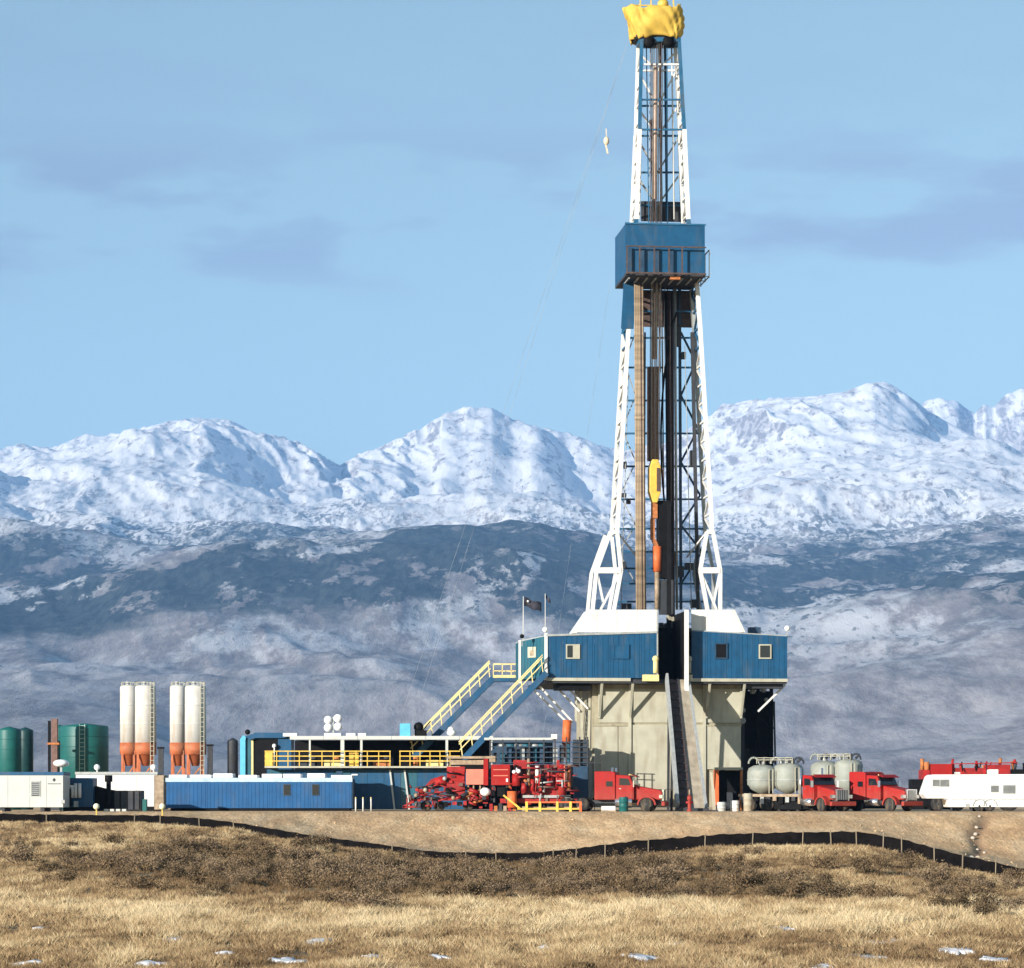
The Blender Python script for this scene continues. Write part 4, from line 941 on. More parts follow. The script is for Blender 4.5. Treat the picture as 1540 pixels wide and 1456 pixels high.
for i in range(12):
    px = 955.5 + 2.2 * (i % 6); row = i // 6
    a, b = R(px + (2 if row else 0) + 3, 917, FLY - .6 + .3 * row), R(px - .5, 428, FLY - .9 + .35 * row)
    a.z = ZF; mb = MB().cyl(Vector((0, 0, 0)), b - a, .075, .075, 8)
    for t_ in (.33, .66): mb.cyl((b - a) * t_, (b - a) * (t_ + .012), .10, .10, 8)
    o_ = mb.build('drill_pipe', PIPE if (i % 6) not in (4,) else PIPED)
    wl = Matrix.Rotation(RA, 4, 'Z') @ a; o_.location = (wl.x + RX, wl.y + RY, wl.z); o_.rotation_euler = (0, 0, RA)
    tag(o_, 'long tan drill pipe racked upright in the left side of the mast', 'drill pipe', 'drill pipes racked in the mast')

for i in range(6):
    a, b = R(1006 + 1.6 * i, 917, FLY + 1.2 + .15 * (i % 3)), R(1001 + 2.0 * i, 440, FLY + 1.2 + .15 * (i % 3)); a.z = ZF
    o_ = MB().cyl(Vector((0, 0, 0)), b - a, .085, .085, 8).build('drill_pipe', PIPED if i % 4 else BLACK)
    wl = Matrix.Rotation(RA, 4, 'Z') @ a; o_.location = (wl.x + RX, wl.y + RY, wl.z); o_.rotation_euler = (0, 0, RA)
    tag(o_, 'dark drill pipe racked upright right of the top drive in the mast', 'drill pipe', 'dark drill pipes racked in the mast')

# guy lines, flags
def wpt(p): v = Matrix.Rotation(RA, 4, 'Z') @ p; return Vector((v.x + RX, v.y + RY, v.z))
def line(name, a, b, r, m, label, cat, group=None, sag=0.0):
    pts = [a.lerp(b, t_) - Vector((0, 0, sag * 4 * t_ * (1 - t_))) for t_ in np.linspace(0, 1, 16)]
    o_ = MB().tube([p - a for p in pts], r, 5).build(name, m); o_.location = a; tag(o_, label, cat, group); return o_
LINE = mat('guy_wire', (.34, .36, .40), .6, metal=.2)
ca_ = wpt(R(944, 62, FLY))
line('guy_line', ca_, Vector((X(605, 40), 40, Z(1080, 40) - 3)), .009, LINE, 'thin guy line running from the yellow crown down to the left, upper of two', 'cable')
line('guy_line', wpt(R(941, 74, FLY)), Vector((X(580, 36), 36, Z(1090, 36) - 3)), .009, LINE, 'thin guy line running from the yellow crown down to the left, lower of two', 'cable')
line('guy_line', wpt(R(918, 420, FLY)), Vector((X(800, 40), 40, 0)), .007, LINE, 'faint guy line running down left from the blue racking board', 'cable')
t_ = .135; c = ca_.lerp(Vector((X(605, 40), 40, Z(1080, 40) - 3)), t_); c = Vector((X(912, c.y), c.y, Z(212, c.y)))
mb = MB().ball((0, 0, 0), .22, 10, 1.5).bar((0, 0, .3), (-.03, 0, .9), .06).bar((-.05, 0, -.3), (.1, 0, -.95), .12)
o_ = mb.build('escape_device', mat('pale_peach', (.62, .52, .38), .7)); o_.location = c; tag(o_, 'small pale yellow escape buggy hanging on the guy line left of the mast', 'escape device')
FLG = mat('flag_dark', (.03, .03, .045), .8, var=.5, scale=3)
for px, top, flg, lab in ((787, 897, 1, 'thin white pole with dark flag at the left cabin roof'), (820, 893, 0, 'thin white pole with tiny dark pennant behind the left cabin corner')):
    ly = -2.4; a = R(px, 962, ly); h = R(px, top, ly).z - a.z
    fl = thing('flagpole', lab, 'flagpole', wpt(a), RA)
    MB().cyl((0, 0, -.1), (0, 0, h), .04 if flg else .025, .025, 6).build('pole', WHITE, fl)
    mb = MB(); n_ = 12; L_ = 1.25 if flg else .35; H_ = .62 if flg else .28; vs = []
    for i in range(n_ + 1):
        s_ = i / n_
        for z_ in (0, -H_): vs.append((.04 + L_ * s_, .12 * math.sin(s_ * 7), h - .05 + z_ - .42 * s_ + .06 * math.sin(s_ * 9)))
    mb.add(vs, [(2 * i, 2 * i + 2, 2 * i + 3, 2 * i + 1) for i in range(n_)], True); f_ = mb.build('flag', FLG, fl); sd_ = f_.modifiers.new('s', 'SOLIDIFY'); sd_.thickness = .01
    if flg: MB().ball((.32, -.1, h - .35), .085).build('emblem', WHITE, f_)

# staircases
def staircase(label, pT, pB, wy, wdt=1.0, landing=None):
    """stair flight parallel to the picture, from the top landing to the tank walkway (world coordinates)"""
    s_ = thing('staircase', label, 'staircase', (pB.x, wy, 0)); a = Vector((0, 0, pB.z)); b = Vector((pT.x - pB.x, 0, pT.z))
    d = (b - a).normalized(); nn_ = Vector((-d.z, 0, d.x))
    for y_ in (-wdt / 2, wdt / 2):
        o_ = Vector((0, y_, 0)); MB().bar(a + o_, b + o_, .07, .42).build('stringer', BLUE, s_)
        mb = MB()
        for t_ in np.linspace(.02, .98, 9): p = a.lerp(b, t_) + o_ + nn_ * .2; mb.bar(p, p + Vector((-.12, 0, .95)), .055)
        for h in (.55, .95, 1.1): mb.bar(a + o_ + nn_ * .2 + Vector((-.12 * h, 0, h)), b + o_ + nn_ * .2 + Vector((-.12 * h, 0, h)), .06 if h != .55 else .05)
        mb.build('handrail', PYEL, s_)
    n_ = int((b.z - a.z) / .24)
    tm = MB().bx(-.14, .14, -wdt / 2 + .04, wdt / 2 - .04, -.02, .02).mesh('tread'); tm.materials.append(GREY)
    for i in range(n_): share('tread', tm, s_, tuple(a.lerp(b, (i + .5) / n_) + Vector((0, 0, .1))))
    if landing:
        x2 = landing - pB.x; MB().bx(b.x - .1, x2, -wdt / 2 - .05, wdt / 2 + .05, b.z - .25, b.z).build('landing', BLUE, s_)
        for y_ in (-wdt / 2, wdt / 2):
            mb = MB()
            for h in (.5, 1.0): mb.bar((b.x, y_, b.z + h), (x2, y_, b.z + h), .06)
            for x_ in np.linspace(b.x, x2, 4): mb.bar((x_, y_, b.z), (x_, y_, b.z + 1.0), .06)
            mb.bx(b.x, x2, y_ - .02, y_ + .02, b.z + .01, b.z + .2); mb.build('landing_rail', PYEL, s_)
    return s_
staircase('blue staircase with yellow rails rising to a landing left of the cabin, farther of two', P(742, 1020, 9.0), P(622, 1140, 9.0), 9.0, 1.0, X(782, 9))
staircase('blue staircase with yellow rails meeting the left cabin corner, nearer of two', P(822, 1012, 3.0), P(696, 1143, 3.0), 3.0, 1.0)
# ------------------------------------------------------------------ camp and equipment helpers
class Place:
    """a thing standing at px, Y with helpers turning photograph rows and columns into its local metres"""
    def __init__(s, name, label, cat, px, Y, rz=0, group=None):
        s.px = px; s.Y = Y; s.k = (CD + Y) / F
        s.o = thing(name, label, cat, (X(px, Y), Y, 0), rz, group)
    def x(s, px): return (px - s.px) * s.k
    def z(s, py): return max(0.0, Z(py, s.Y))
def wheel(parent, x, y, r, wd=.28, side=-1, mtyre=RUBB, mrim=DARK):
    w_ = MB().lathe([(r * .55, -wd / 2), (r * .93, -wd / 2), (r, -wd / 2 + .05), (r, wd / 2 - .05), (r * .93, wd / 2), (r * .55, wd / 2)], (x, y, r), 22, 'y').build('tyre', mtyre, parent)
    MB().lathe([(.04, side * (wd / 2 + .01)), (r * .2, side * (wd / 2 + .01)), (r * .3, side * (wd / 2 - .06)), (r * .56, side * (wd / 2 - .03)), (r * .56, side * (wd / 2 - .1))], (x, y, r), 16, 'y').build('rim', mrim, w_)
RUSTB = mat('brown_steel', (.15, .085, .07), .7, var=.3)
# ---- leftmost pale trailer
t = Place('site_trailer', 'pale grey-white site trailer with blue roof edge cut by the left picture edge', 'trailer', 20, -9)
MB().bx(t.x(-70), t.x(95), 0, 3.0, .28, t.z(1166)).build('body', OFFW, t.o)
for i, a in enumerate((-70, -20, 12, 45, 70)):
    b = (-20, 12, 45, 70, 95)[i]; MB().bx(t.x(a) + .01, t.x(b) - .01, -.03, -.002, .30, t.z(1167)).build('wall_panel', OFFW, t.o)
MB().bx(t.x(-71), t.x(95.6), -.06, 3.06, t.z(1166) + .005, t.z(1161)).build('roof', BLUE, t.o)
f_ = MB().bx(t.x(46), t.x(61), -.07, -.032, t.z(1198), t.z(1174)).build('window', OFFW, t.o)
MB().bx(t.x(47.5), t.x(59.5), -.085, -.071, t.z(1197), t.z(1175.5)).build('pane', DARK, f_)
for j in range(7): MB().bx(t.x(47.5), t.x(59.5), -.10, -.087, t.z(1195 - 3 * j), t.z(1193.8 - 3 * j)).build('louvre', GREY, f_)
sg = MB().prism([(t.x(79), t.z(1173)), (t.x(81.5), t.z(1176)), (t.x(84), t.z(1173)), (t.x(81.5), t.z(1170))], 'y', -.05, -.034).bx(t.x(72), t.x(92), -.045, -.034, t.z(1179.4), t.z(1178.4)).build('emblem', DARK, t.o)
for a in (-60, 0, 60): MB().bx(t.x(a), t.x(a + 6), .2, 2.8, .005, .279).build('skid', DARK, t.o)
MB().bx(t.x(92), t.x(98), -.2, .2, t.z(1208), t.z(1203)).build('step', GREY, t.o)
# ---- blue compressor beside it
t = Place('compressor_skid', 'dark blue compressor with pale pipes between the pale trailer and white trailer', 'compressor', 118, -6)
MB().bx(t.x(97), t.x(139), .2, 2.2, .3, t.z(1170)).build('housing', BLUE, t.o); MB().bx(t.x(95), t.x(150), -.1, 2.4, .02, .29).build('skid', BLACK, t.o)
for a in (109, 114, 120): MB().cyl((t.x(a), -.05, t.z(1200)), (t.x(a), -.05, t.z(1178 if a != 109 else 1184)), .11).build('pipe', WHITE, t.o)
MB().bx(t.x(103), t.x(112), -.1, .15, t.z(1184), t.z(1181)).build('manifold', WHITE, t.o)
MB().bx(t.x(96), t.x(107), -.3, .19, .3, t.z(1186)).build('engine', BLACK, t.o)
MB().bx(t.x(112), t.x(118), -.3, .1, .3, t.z(1205)).build('filter', GREY, t.o)
# ---- white trailer behind with dark tank in front
t = Place('white_trailer', 'white trailer behind the dark tank, left of the long blue trailer', 'trailer', 190, 4.5)
MB().bx(t.x(114), t.x(236), 0, 2.8, .3, t.z(1165)).build('body', OFFW, t.o)
for a, b in ((114, 140), (140, 172), (172, 205), (205, 232)): MB().bx(t.x(a) + .012, t.x(b) - .012, -.04, -.003, .32, t.z(1166)).build('wall_panel', WHITE, t.o)
MB().bx(t.x(113), t.x(237), -.08, 2.88, t.z(1165) + .004, t.z(1161)).build('roof', GREY, t.o)
MB().bx(t.x(232), t.x(246), -.02, 2.6, .1, t.z(1166)).build('end_wall', PIPE, t.o)
MB().bx(t.x(120), t.x(236), .1, 2.7, .01, .295).build('skid', BLACK, t.o)
for px in (145, 230): c = (t.x(px), .3, t.z(1154)); MB().bar((t.x(px), .3, t.z(1161)), c, .06).ball(c, .22).build('roof_lamp', LAMP, t.o)
t = Place('dark_tank', 'dark open tank with tall black pump in front of the white trailer', 'tank', 178, -5)
MB().bx(t.x(172), t.x(212), 0, 1.8, .12, t.z(1189)).build('tank', DARK, t.o)
MB().prism([(t.x(137), t.z(1181)), (t.x(160), t.z(1187)), (t.x(171), t.z(1189)), (t.x(171), .1), (t.x(137), .1)], 'y', .1, 1.6).build('hopper', BLACK, t.o)
for a in (180, 190, 200, 209): MB().bx(t.x(a), t.x(a) + .07, -.05, -.002, .15, t.z(1190)).build('rib', BLACK, t.o)
MB().cyl((t.x(164), -.2, .02), (t.x(164), -.2, t.z(1176)), .16).cyl((t.x(164), -.2, t.z(1176)), (t.x(164), -.2, t.z(1166)), .26).build('pump', BLACK, t.o)
MB().bx(t.x(215), t.x(221), -.3, .3, .02, t.z(1202)).build('valve_box', TANKG, t.o)
for i in range(4): MB().bx(t.x(160 + 9 * i), t.x(166 + 9 * i), -1.2, -.6, .01, .16).build('sandbag', OFFW, t.o)
TBLUE = mat('trailer_blue', (.004, .078, .22), .5, var=.14, scale=1.2, dirt=.25, dirtcol=(.10, .11, .12))
# ---- long blue trailer
t = Place('blue_trailer', 'long bright blue trailer with snowy pale roof and two small dark windows', 'trailer', 390, 2.4)
MB().bx(t.x(251), t.x(528), .04, 2.5, .2, t.z(1176)).build('body', TBLUE, t.o)
for i in range(9):
    a = 250 + 31 * i; mb = MB().bx(t.x(a) + .006, t.x(a + 31) - .006, 0, .039, .2, t.z(1176))
    for q_ in range(5): mb.bx(t.x(a + 3 + 6 * q_), t.x(a + 3 + 6 * q_) + .05, -.018, -.001, .24, t.z(1178))
    mb.build('wall_panel', TBLUE, t.o)
MB().bx(t.x(249), t.x(530), -.05, 2.55, t.z(1176) + .003, t.z(1170)).build('roof_edge', mat('pale_blue', (.42, .56, .68), .5, dirt=.2), t.o)
RS = mat('roof_snow', (.82, .82, .84), .7, var=.05)
for i in range(8):
    a = 250 + 35 * i + rng.uniform(0, 4); b = a + rng.uniform(26, 33); MB().bx(t.x(a), t.x(min(b, 529)), .1 + .05 * i % .2, 2.3, t.z(1170) + .002, t.z(1166 - rng.uniform(0, 3))).build('roof_snow', RS, t.o, .04)
for px in (431.5, 474.5):
    f_ = MB().bx(t.x(px - 6), t.x(px + 6), -.03, -.002, t.z(1197), t.z(1179)).build('window', DBLUE, t.o, .02)
    MB().bx(t.x(px - 4.6), t.x(px + 4.6), -.045, -.031, t.z(1195.6), t.z(1180.4)).build('pane', GLASS, f_)
for y_ in (.2, 1.2, 2.2): MB().bx(t.x(256), t.x(526), y_ - .08, y_ + .08, .01, .195).build('skid', BLACK, t.o)
MB().bx(t.x(530), t.x(531), .0, 2.5, .2, t.z(1172)).build('end_wall', DBLUE, t.o)
MB().bx(t.x(531.1), t.x(532), .5, 1.4, .3, t.z(1185)).build('door', DARK, t.o)
for px, py_ in ((505, 1160), (528, 1164)): MB().bx(t.x(px), t.x(px + 9), .6, 1.4, t.z(1166), t.z(py_)).build('roof_vent', DBLUE if px < 520 else WHITE, t.o)
# ---- green tanks
def vtank(label, px, r_px, top, Y, m, lab_cat='tank', ribs=8):
    t = Place('storage_tank', label, lab_cat, px, Y, 0, 'upright tanks at the left'); r = r_px * t.k; zt_ = t.z(top)
    MB().lathe([(r, .02), (r, zt_ - .12), (r * .97, zt_), (.05, zt_ + .22)], (0, 0, 0), 40).build('shell', m, t.o)
    for j in range(1, ribs): MB().lathe([(r + .004, -.02), (r + .03, -.02), (r + .03, .02), (r + .004, .02)], (0, 0, zt_ * j / ribs), 40).build('hoop', m, t.o)
    return t, r, zt_
t, r, zt_ = vtank('dark green upright tank at the left picture edge', 14, 18, 1097, 26, TANKG)
t, r, zt_ = vtank('narrow dark green tank tucked behind the leftmost green tank', 38, 12, 1098, 30, mat('tank_dark', (.008, .045, .05), .5, var=.2))
t, r, zt_ = vtank('wide green tank with a ladder left of the white silos', 127, 36, 1092, 24, TANKG)
mb = MB(); ax = (127 + 2 - 127) * t.k
for o_ in (-.2, .2): mb.bar((ax + o_, -r - .08, .1), (ax + o_, -r - .08, zt_ + .1), .05)
for i in range(20): mb.bar((ax - .2, -r - .08, .3 + i * zt_ / 20), (ax + .2, -r - .08, .3 + i * zt_ / 20), .04)
mb.build('ladder', mat('pale_green', (.30, .42, .36), .6), t.o)
t, r, zt_ = vtank('narrow green tank half hidden left of the wide green tank', 90, 12, 1094, 30, TANKG)
t, r, zt_ = vtank('small dark upright tank left of the blue shed', 350, 8, 1114, 30, DARK, ribs=4)
t = Place('exhaust_stack', 'thin rusty brown stack beside the wide green tank', 'stack', 79, 20)
MB().bx(t.x(72), t.x(75.5), 0, .3, 0, t.z(1084)).build('pipe', BLACK, t.o); MB().bx(t.x(77), t.x(86), 0, .5, 0, t.z(1081)).build('casing', RUSTB, t.o); MB().bx(t.x(71), t.x(89), -.1, .6, t.z(1120), t.z(1117)).build('collar', RUST, t.o)
MB().bx(t.x(70), t.x(90), -.2, .8, 0, .5).build('base', DARK, t.o)
t = Place('satellite_dome', 'white rounded dish on a post above the pale trailer', 'dish', 92, -3)
MB().bar((0, 0, 0), (0, 0, t.z(1152)), .14).build('post', GREY, t.o); mb = MB().ball((0, 0, t.z(1148)), .55, 16, .48); mb.build('dish', LAMP, t.o)
# ---- silos
def silo(label, px, r_px, Y, top=1032, ladder=True):
    t = Place('bulk_silo', label, 'silo', px, Y, 0, 'white silos with orange bases'); r = r_px * t.k
    za, zb2, zc = t.z(top), t.z(1117), t.z(1135)
    MB().lathe([(r, zb2), (r, za - .15), (r * .93, za), (.06, za + .12)], (0, 0, 0), 28).build('shell', SILO, t.o)
    for q in (.33, .66): MB().lathe([(r + .003, -.02), (r + .02, -.02), (r + .02, .02), (r + .003, .02)], (0, 0, zb2 + (za - zb2) * q), 28).build('seam', OFFW, t.o)
    co = MB().lathe([(.25, t.z(1152)), (r * .75, zc), (r + .01, zc), (r + .012, zb2)], (0, 0, 0), 28).build('base_band', SORA, t.o)
    for i in range(4):
        th = math.pi / 4 + i * math.pi / 2; MB().bar((r * .9 * math.cos(th), r * .9 * math.sin(th), zc + .3), (r * .98 * math.cos(th), r * .98 * math.sin(th), 0), .16).build('leg', SORA, t.o)
    for i in range(2): MB().bar((-r * .65, -r * .65, zc * (.2 + .3 * i)), (r * .65, -r * .65, zc * (.5 + .3 * i)), .09).build('leg_brace', RUST, t.o)
    mb = MB(); lx = r * .72; ly = -r * .80
    for o_ in (-.13, .13): mb.bar((lx + o_, ly - .06, .4), (lx + o_, ly - .06, za + .3), .045)
    for i in range(26): mb.bar((lx - .13, ly - .06, .5 + i * za / 26), (lx + .13, ly - .06, .5 + i * za / 26), .035)
    if ladder: mb.build('ladder', CREAM, t.o)
    mb = MB()
    for i in range(10):
        th = 2 * math.pi * i / 10; th2 = 2 * math.pi * (i + 1) / 10; p_, q_ = (r * .85 * math.cos(th), r * .85 * math.sin(th)), (r * .85 * math.cos(th2), r * .85 * math.sin(th2))
        mb.bar((*p_, za), (*p_, za + .28), .035).bar((*p_, za + .28), (*q_, za + .28), .035)
    mb.build('top_rail', CREAM, t.o); MB().cyl((-.1, 0, za), (-.1, 0, za + .35), .14).build('hatch', GREY, t.o)
    return t
silo('first white silo from the left, half behind its neighbour', 194, 13.5, 23, ladder=False)
silo('second white silo from the left, standing beside the first', 219, 16, 20)
silo('third white silo from the left, half behind the fourth', 268, 12.5, 16.5, ladder=False)
silo('rightmost white silo with orange base and dark pipe', 294, 16, 13.5)
for px, tp, lab in ((242, 1126, 'short dark post between the two pairs of white silos'), (316, 1122, 'short dark post right of the rightmost white silo')):
    t = Place('vent_post', lab, 'post', px, 18); MB().bx(-.18, .18, -.2, .2, 0, t.z(tp)).build('casing', DARK, t.o); MB().bx(-.25, .25, -.25, .25, t.z(tp) + .002, t.z(tp) + .12).build('cap', BLACK, t.o)
# ---- blue shed
t = Place('blue_shed', 'blue rounded shed with dark doorway at the left end of the mud tanks', 'shed', 400, 10)
zr = t.z(1103); MB().prism([(t.x(362), .02), (t.x(362), t.z(1113)), (t.x(368), t.z(1107)), (t.x(385), zr), (t.x(428), zr), (t.x(437), t.z(1108)), (t.x(437), .02)], 'y', .12, 3.4).build('body', TEAL, t.o)
MB().prism([(t.x(361), .02), (t.x(361), t.z(1112)), (t.x(366), t.z(1105.5)), (t.x(370), t.z(1108.5)), (t.x(369), t.z(1114)), (t.x(369), .02)], 'y', -.05, .11).build('wall_panel', LBLUE, t.o)
MB().prism([(t.x(370), t.z(1108)), (t.x(385), t.z(1102)), (t.x(430), t.z(1102)), (t.x(436), t.z(1107)), (t.x(428), t.z(1110)), (t.x(385), t.z(1110)), (t.x(376), t.z(1113))], 'y', -.3, .11).build('roof_edge', BLUE, t.o)
MB().bx(t.x(418), t.x(438), -.02, .11, .02, t.z(1111)).build('wall_panel', BLUE, t.o)
MB().bx(t.x(381), t.x(417), .05, .115, .02, t.z(1112)).build('doorway', BLACK, t.o); MB().bx(t.x(378), t.x(381), -.02, .1, .02, t.z(1112)).build('door_frame', PYEL, t.o)
MB().bar((t.x(374), 0, zr), (t.x(373), 0, t.z(1100)), .06).ball((t.x(372.5), -.05, t.z(1101)), .2).build('lamp', BLACK, t.o)
MB().ball((t.x(413), -.3, t.z(1122)), .16).bar((t.x(413), -.3, t.z(1124)), (t.x(412), -.3, t.z(1155)), .07).build('floodlight', LAMP, t.o)
# ---- mud tanks with canopy
t = Place('mud_tanks', 'long blue mud tank house with white edged canopy and yellow railed walkway', 'mud tank', 560, 6)
tk = MB().bx(t.x(400), t.x(705), .66, 8, .1, t.z(1157)).build('tank', BLUE, t.o)
for i in range(12):
    a = 402 + 25 * i; MB().bx(t.x(a) + .01, t.x(a + 25) - .01, 0.60, .655, .12, t.z(1158)).build('wall_panel', BLUE if i % 4 else TEAL, t.o)
for a in (590, 612): MB().bar((t.x(a - 4), .5, t.z(1158)), (t.x(a + 3), .5, .1), .12, .2).build('rib', OFFW, t.o)
wk = MB().bx(t.x(399), t.x(692), -.6, .7, t.z(1155), t.z(1152.5)).build('walkway', CREAM, t.o)
mb_posts = MB().bx(-.03, .03, -.03, .03, 0, 1.05).mesh('rail_post'); mb_posts.materials.append(YEL)
for px in list(range(400, 590, 17)) + list(range(602, 692, 15)): share('rail_post', mb_posts, wk, (t.x(px), -.55, t.z(1152.4)))
for a, b in ((399, 588), (601, 692)):
    for h in (.36, .70, 1.05): MB().bar((t.x(a), -.55, t.z(1152.4) + h), (t.x(b), -.55, t.z(1152.4) + h), .07).build('rail', YEL, wk)
MB().bx(t.x(399), t.x(412), .02, .09, t.z(1152), t.z(1131)).build('gate', YEL, wk)
MB().bx(t.x(525), t.x(539), .16, .3, t.z(1152), t.z(1132)).build('gate', YEL, wk)
for px in (446, 486, 560, 640): MB().bx(t.x(px), t.x(px + 26), .9, 1.3, t.z(1152), t.z(1143)).build('agitator', [PYEL, RUST, PYEL, DARK][(px // 60) % 4], wk)
for px in (470, 505, 560, 580, 625): MB().cyl((t.x(px), 1.6, t.z(1152)), (t.x(px), 1.6, t.z(1136)), .22).build('motor', RUST if px % 2 else DARK, wk)
cn = MB().bx(t.x(436), t.x(742), -.1, 8, t.z(1110.5) + .02, t.z(1107.5)).build('canopy', GREY, t.o)
for i in range(6): MB().bx(t.x(436 + 51 * i) + .01, t.x(487 + 51 * i) - .01, -.16, -.102, t.z(1112.5), t.z(1107)).build('fascia', OFFW, cn)
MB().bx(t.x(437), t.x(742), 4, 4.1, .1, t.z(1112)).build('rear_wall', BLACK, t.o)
for px, w_ in ((466, .12), (515, .26), (543.5, .16), (672, .18), (740, .14)): MB().bx(t.x(px) - w_ / 2, t.x(px) + w_ / 2, -.09, .06, t.z(1152), t.z(1112)).build('post', OFFW, cn)
for a, b in ((425, 446), (487, 512), (520, 534), (538, 550)): MB().bx(t.x(a), t.x(b), .3, 1.4, t.z(1107.4), t.z(1102.5)).build('roof_box', WHITE, cn)
for px in (598, 684): pass
MB().bx(t.x(601), t.x(617), .2, 1.2, t.z(1107.4), t.z(1088)).build('roof_cabinet', LBLUE, cn)
MB().bx(t.x(623), t.x(641), .6, 1.4, t.z(1107.4), t.z(1098)).ball((t.x(629), .9, t.z(1093)), .36).bar((t.x(634), .9, t.z(1100)), (t.x(647), .9, t.z(1084)), .08).build('winch', BLACK, cn)
MB().ball((t.x(679), .3, t.z(1102)), .34, 12, .7).bar((t.x(679), .3, t.z(1112)), (t.x(679), .3, t.z(1103)), .1).ball((t.x(678), .6, t.z(1097.5)), .24).build('roof_lamp', LAMP, cn)
# ---- four round floodlights
t = Place('floodlight_tower', 'cluster of four round white floodlights above the mud tank canopy', 'floodlight', 501, 18)
MB().bar((0, .12, 0), (0, .12, t.z(1078)), .12).bar((t.x(493), .1, t.z(1083)), (t.x(510), .1, t.z(1081)), .06).bar((t.x(493), .1, t.z(1095)), (t.x(510), .1, t.z(1093)), .06).build('mast', GREY, t.o)
for px, py_ in ((493.5, 1083), (508, 1080.5), (493.5, 1094.5), (508.5, 1093)): h_ = MB().lathe([(.12, .22), (.3, .1), (.31, -.02), (.02, -.07)], (t.x(px), 0, t.z(py_)), 18, 'y').build('floodlight', LAMP, t.o)
# ---- dark manifold house right of the stairs
t = Place('manifold_frame', 'dark blue-grey pipe manifold frame with railing behind the red pumps', 'pipe frame', 810, 1)
MB().bx(t.x(736), t.x(882), 1.4, 3.4, .1, t.z(1150)).build('base', BLACK, t.o)
MB().bx(t.x(728), t.x(836), 1.0, 3.4, t.z(1112.5), t.z(1109)).build('roof', OFFW, t.o)
MB().bx(t.x(740), t.x(832), 2.4, 2.6, t.z(1149), t.z(1114)).build('rear_wall', DBLUE, t.o)
for px in (737, 756, 776, 796, 818, 835, 852, 872, 884): MB().bx(t.x(px) - .05, t.x(px) + .05, .6, .7, .1, t.z(1112 if px < 840 else 1108)).build('post', DARK, t.o)
for h in (1116, 1123, 1131, 1139, 1147): MB().bar((t.x(737), .66, t.z(h)), (t.x(884), .66, t.z(h)), .06).build('rail', DBLUE, t.o)
for i in range(14):
    px = 742 + 10 * i; a = rng.uniform(1118, 1132); MB().bx(t.x(px), t.x(px + rng.uniform(5, 9)), 1.0, 1.8, t.z(1148), t.z(a)).build('valve', [DARK, TEAL, DBLUE, BLACK, GREY][i % 5], t.o)
for i in range(6):
    px = 750 + 12 * i; MB().cyl((t.x(px), .9, t.z(1121)), (t.x(px + 12), .9, t.z(1121)), .12).build('pipe', TEAL if i % 2 else GREY, t.o)
MB().bx(t.x(862), t.x(886), .8, 1.6, t.z(1150), t.z(1112)).build('tank', DARK, t.o); MB().bx(t.x(829), t.x(838), .6, 1.0, t.z(1111), t.z(1104)).build('lamp', WHITE, t.o)
MB().bx(t.x(862), t.x(884), .2, 1.2, .02, t.z(1152)).build('filter', DBLUE, t.o)
for px in (884, 894, 905): MB().bx(t.x(px), t.x(px) + .05, .4, .45, .05, t.z(1138)).build('post', DARK, t.o)
for h in (1138, 1147): MB().bar((t.x(884), .42, t.z(h)), (t.x(909), .42, t.z(h)), .06).build('rail', DARK, t.o)

# ---- red pumps
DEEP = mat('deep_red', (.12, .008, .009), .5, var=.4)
def pump_wheels(t, pxs, r=.5, y=-.1):
    for px in pxs:
        wheel(t.o, t.x(px), y, r, side=-1); wheel(t.o, t.x(px), y + 2.2, r, side=1)
t = Place('pump_trailer', 'red pump trailer with salmon panel and sloping drawbar, left of the red control box', 'pump trailer', 672, -3)
fr = MB().bx(t.x(632), t.x(735), .1, 2.0, .72, .95).build('frame', PRED, t.o)
MB().prism([(t.x(604), .25), (t.x(610), .25), (t.x(648), t.z(1172)), (t.x(666), t.z(1166)), (t.x(668), t.z(1173)), (t.x(650), t.z(1180))], 'y', .5, 1.2).build('drawbar', PRED, t.o)
MB().bar((t.x(606), .3, .3), (t.x(640), .3, t.z(1196)), .14).bar((t.x(612), .3, .3), (t.x(612), .3, t.z(1200)), .1).bar((t.x(606), .3, .28), (t.x(640), .3, .32), .14).build('jack_frame', PRED, t.o)
MB().cyl((t.x(655), .2, t.z(1178)), (t.x(672), .2, t.z(1174)), .36).build('drum', RED, t.o)
MB().bx(t.x(672), t.x(699), -.1, 1.9, .96, t.z(1153)).build('engine_housing', PRED, t.o)
MB().bx(t.x(673), t.x(698), -.14, -.102, t.z(1175), t.z(1160)).build('side_panel', RED, t.o)
MB().bx(t.x(701), t.x(727), -.3, 1.9, t.z(1180), t.z(1157)).build('radiator', SALM, t.o)
MB().bx(t.x(727.3), t.x(734), -.3, 1.9, t.z(1181), t.z(1141)).build('radiator_frame', RED, t.o)
MB().bx(t.x(676), t.x(727), 0, 1.7, t.z(1150), t.z(1143)).build('walkway', PIPE, t.o)
MB().bx(t.x(672), t.x(745), -.35, 1.9, t.z(1141), t.z(1137.5)).build('top_tray', PIPE, t.o)
MB().bx(t.x(736), t.x(745), -.3, .2, t.z(1146), t.z(1137)).build('hook', PIPE, t.o)
for px in (704, 712, 722): MB().bar((t.x(px), 0, .8), (t.x(px), 0, t.z(1180)), .10).build('strut', PIPE, t.o)
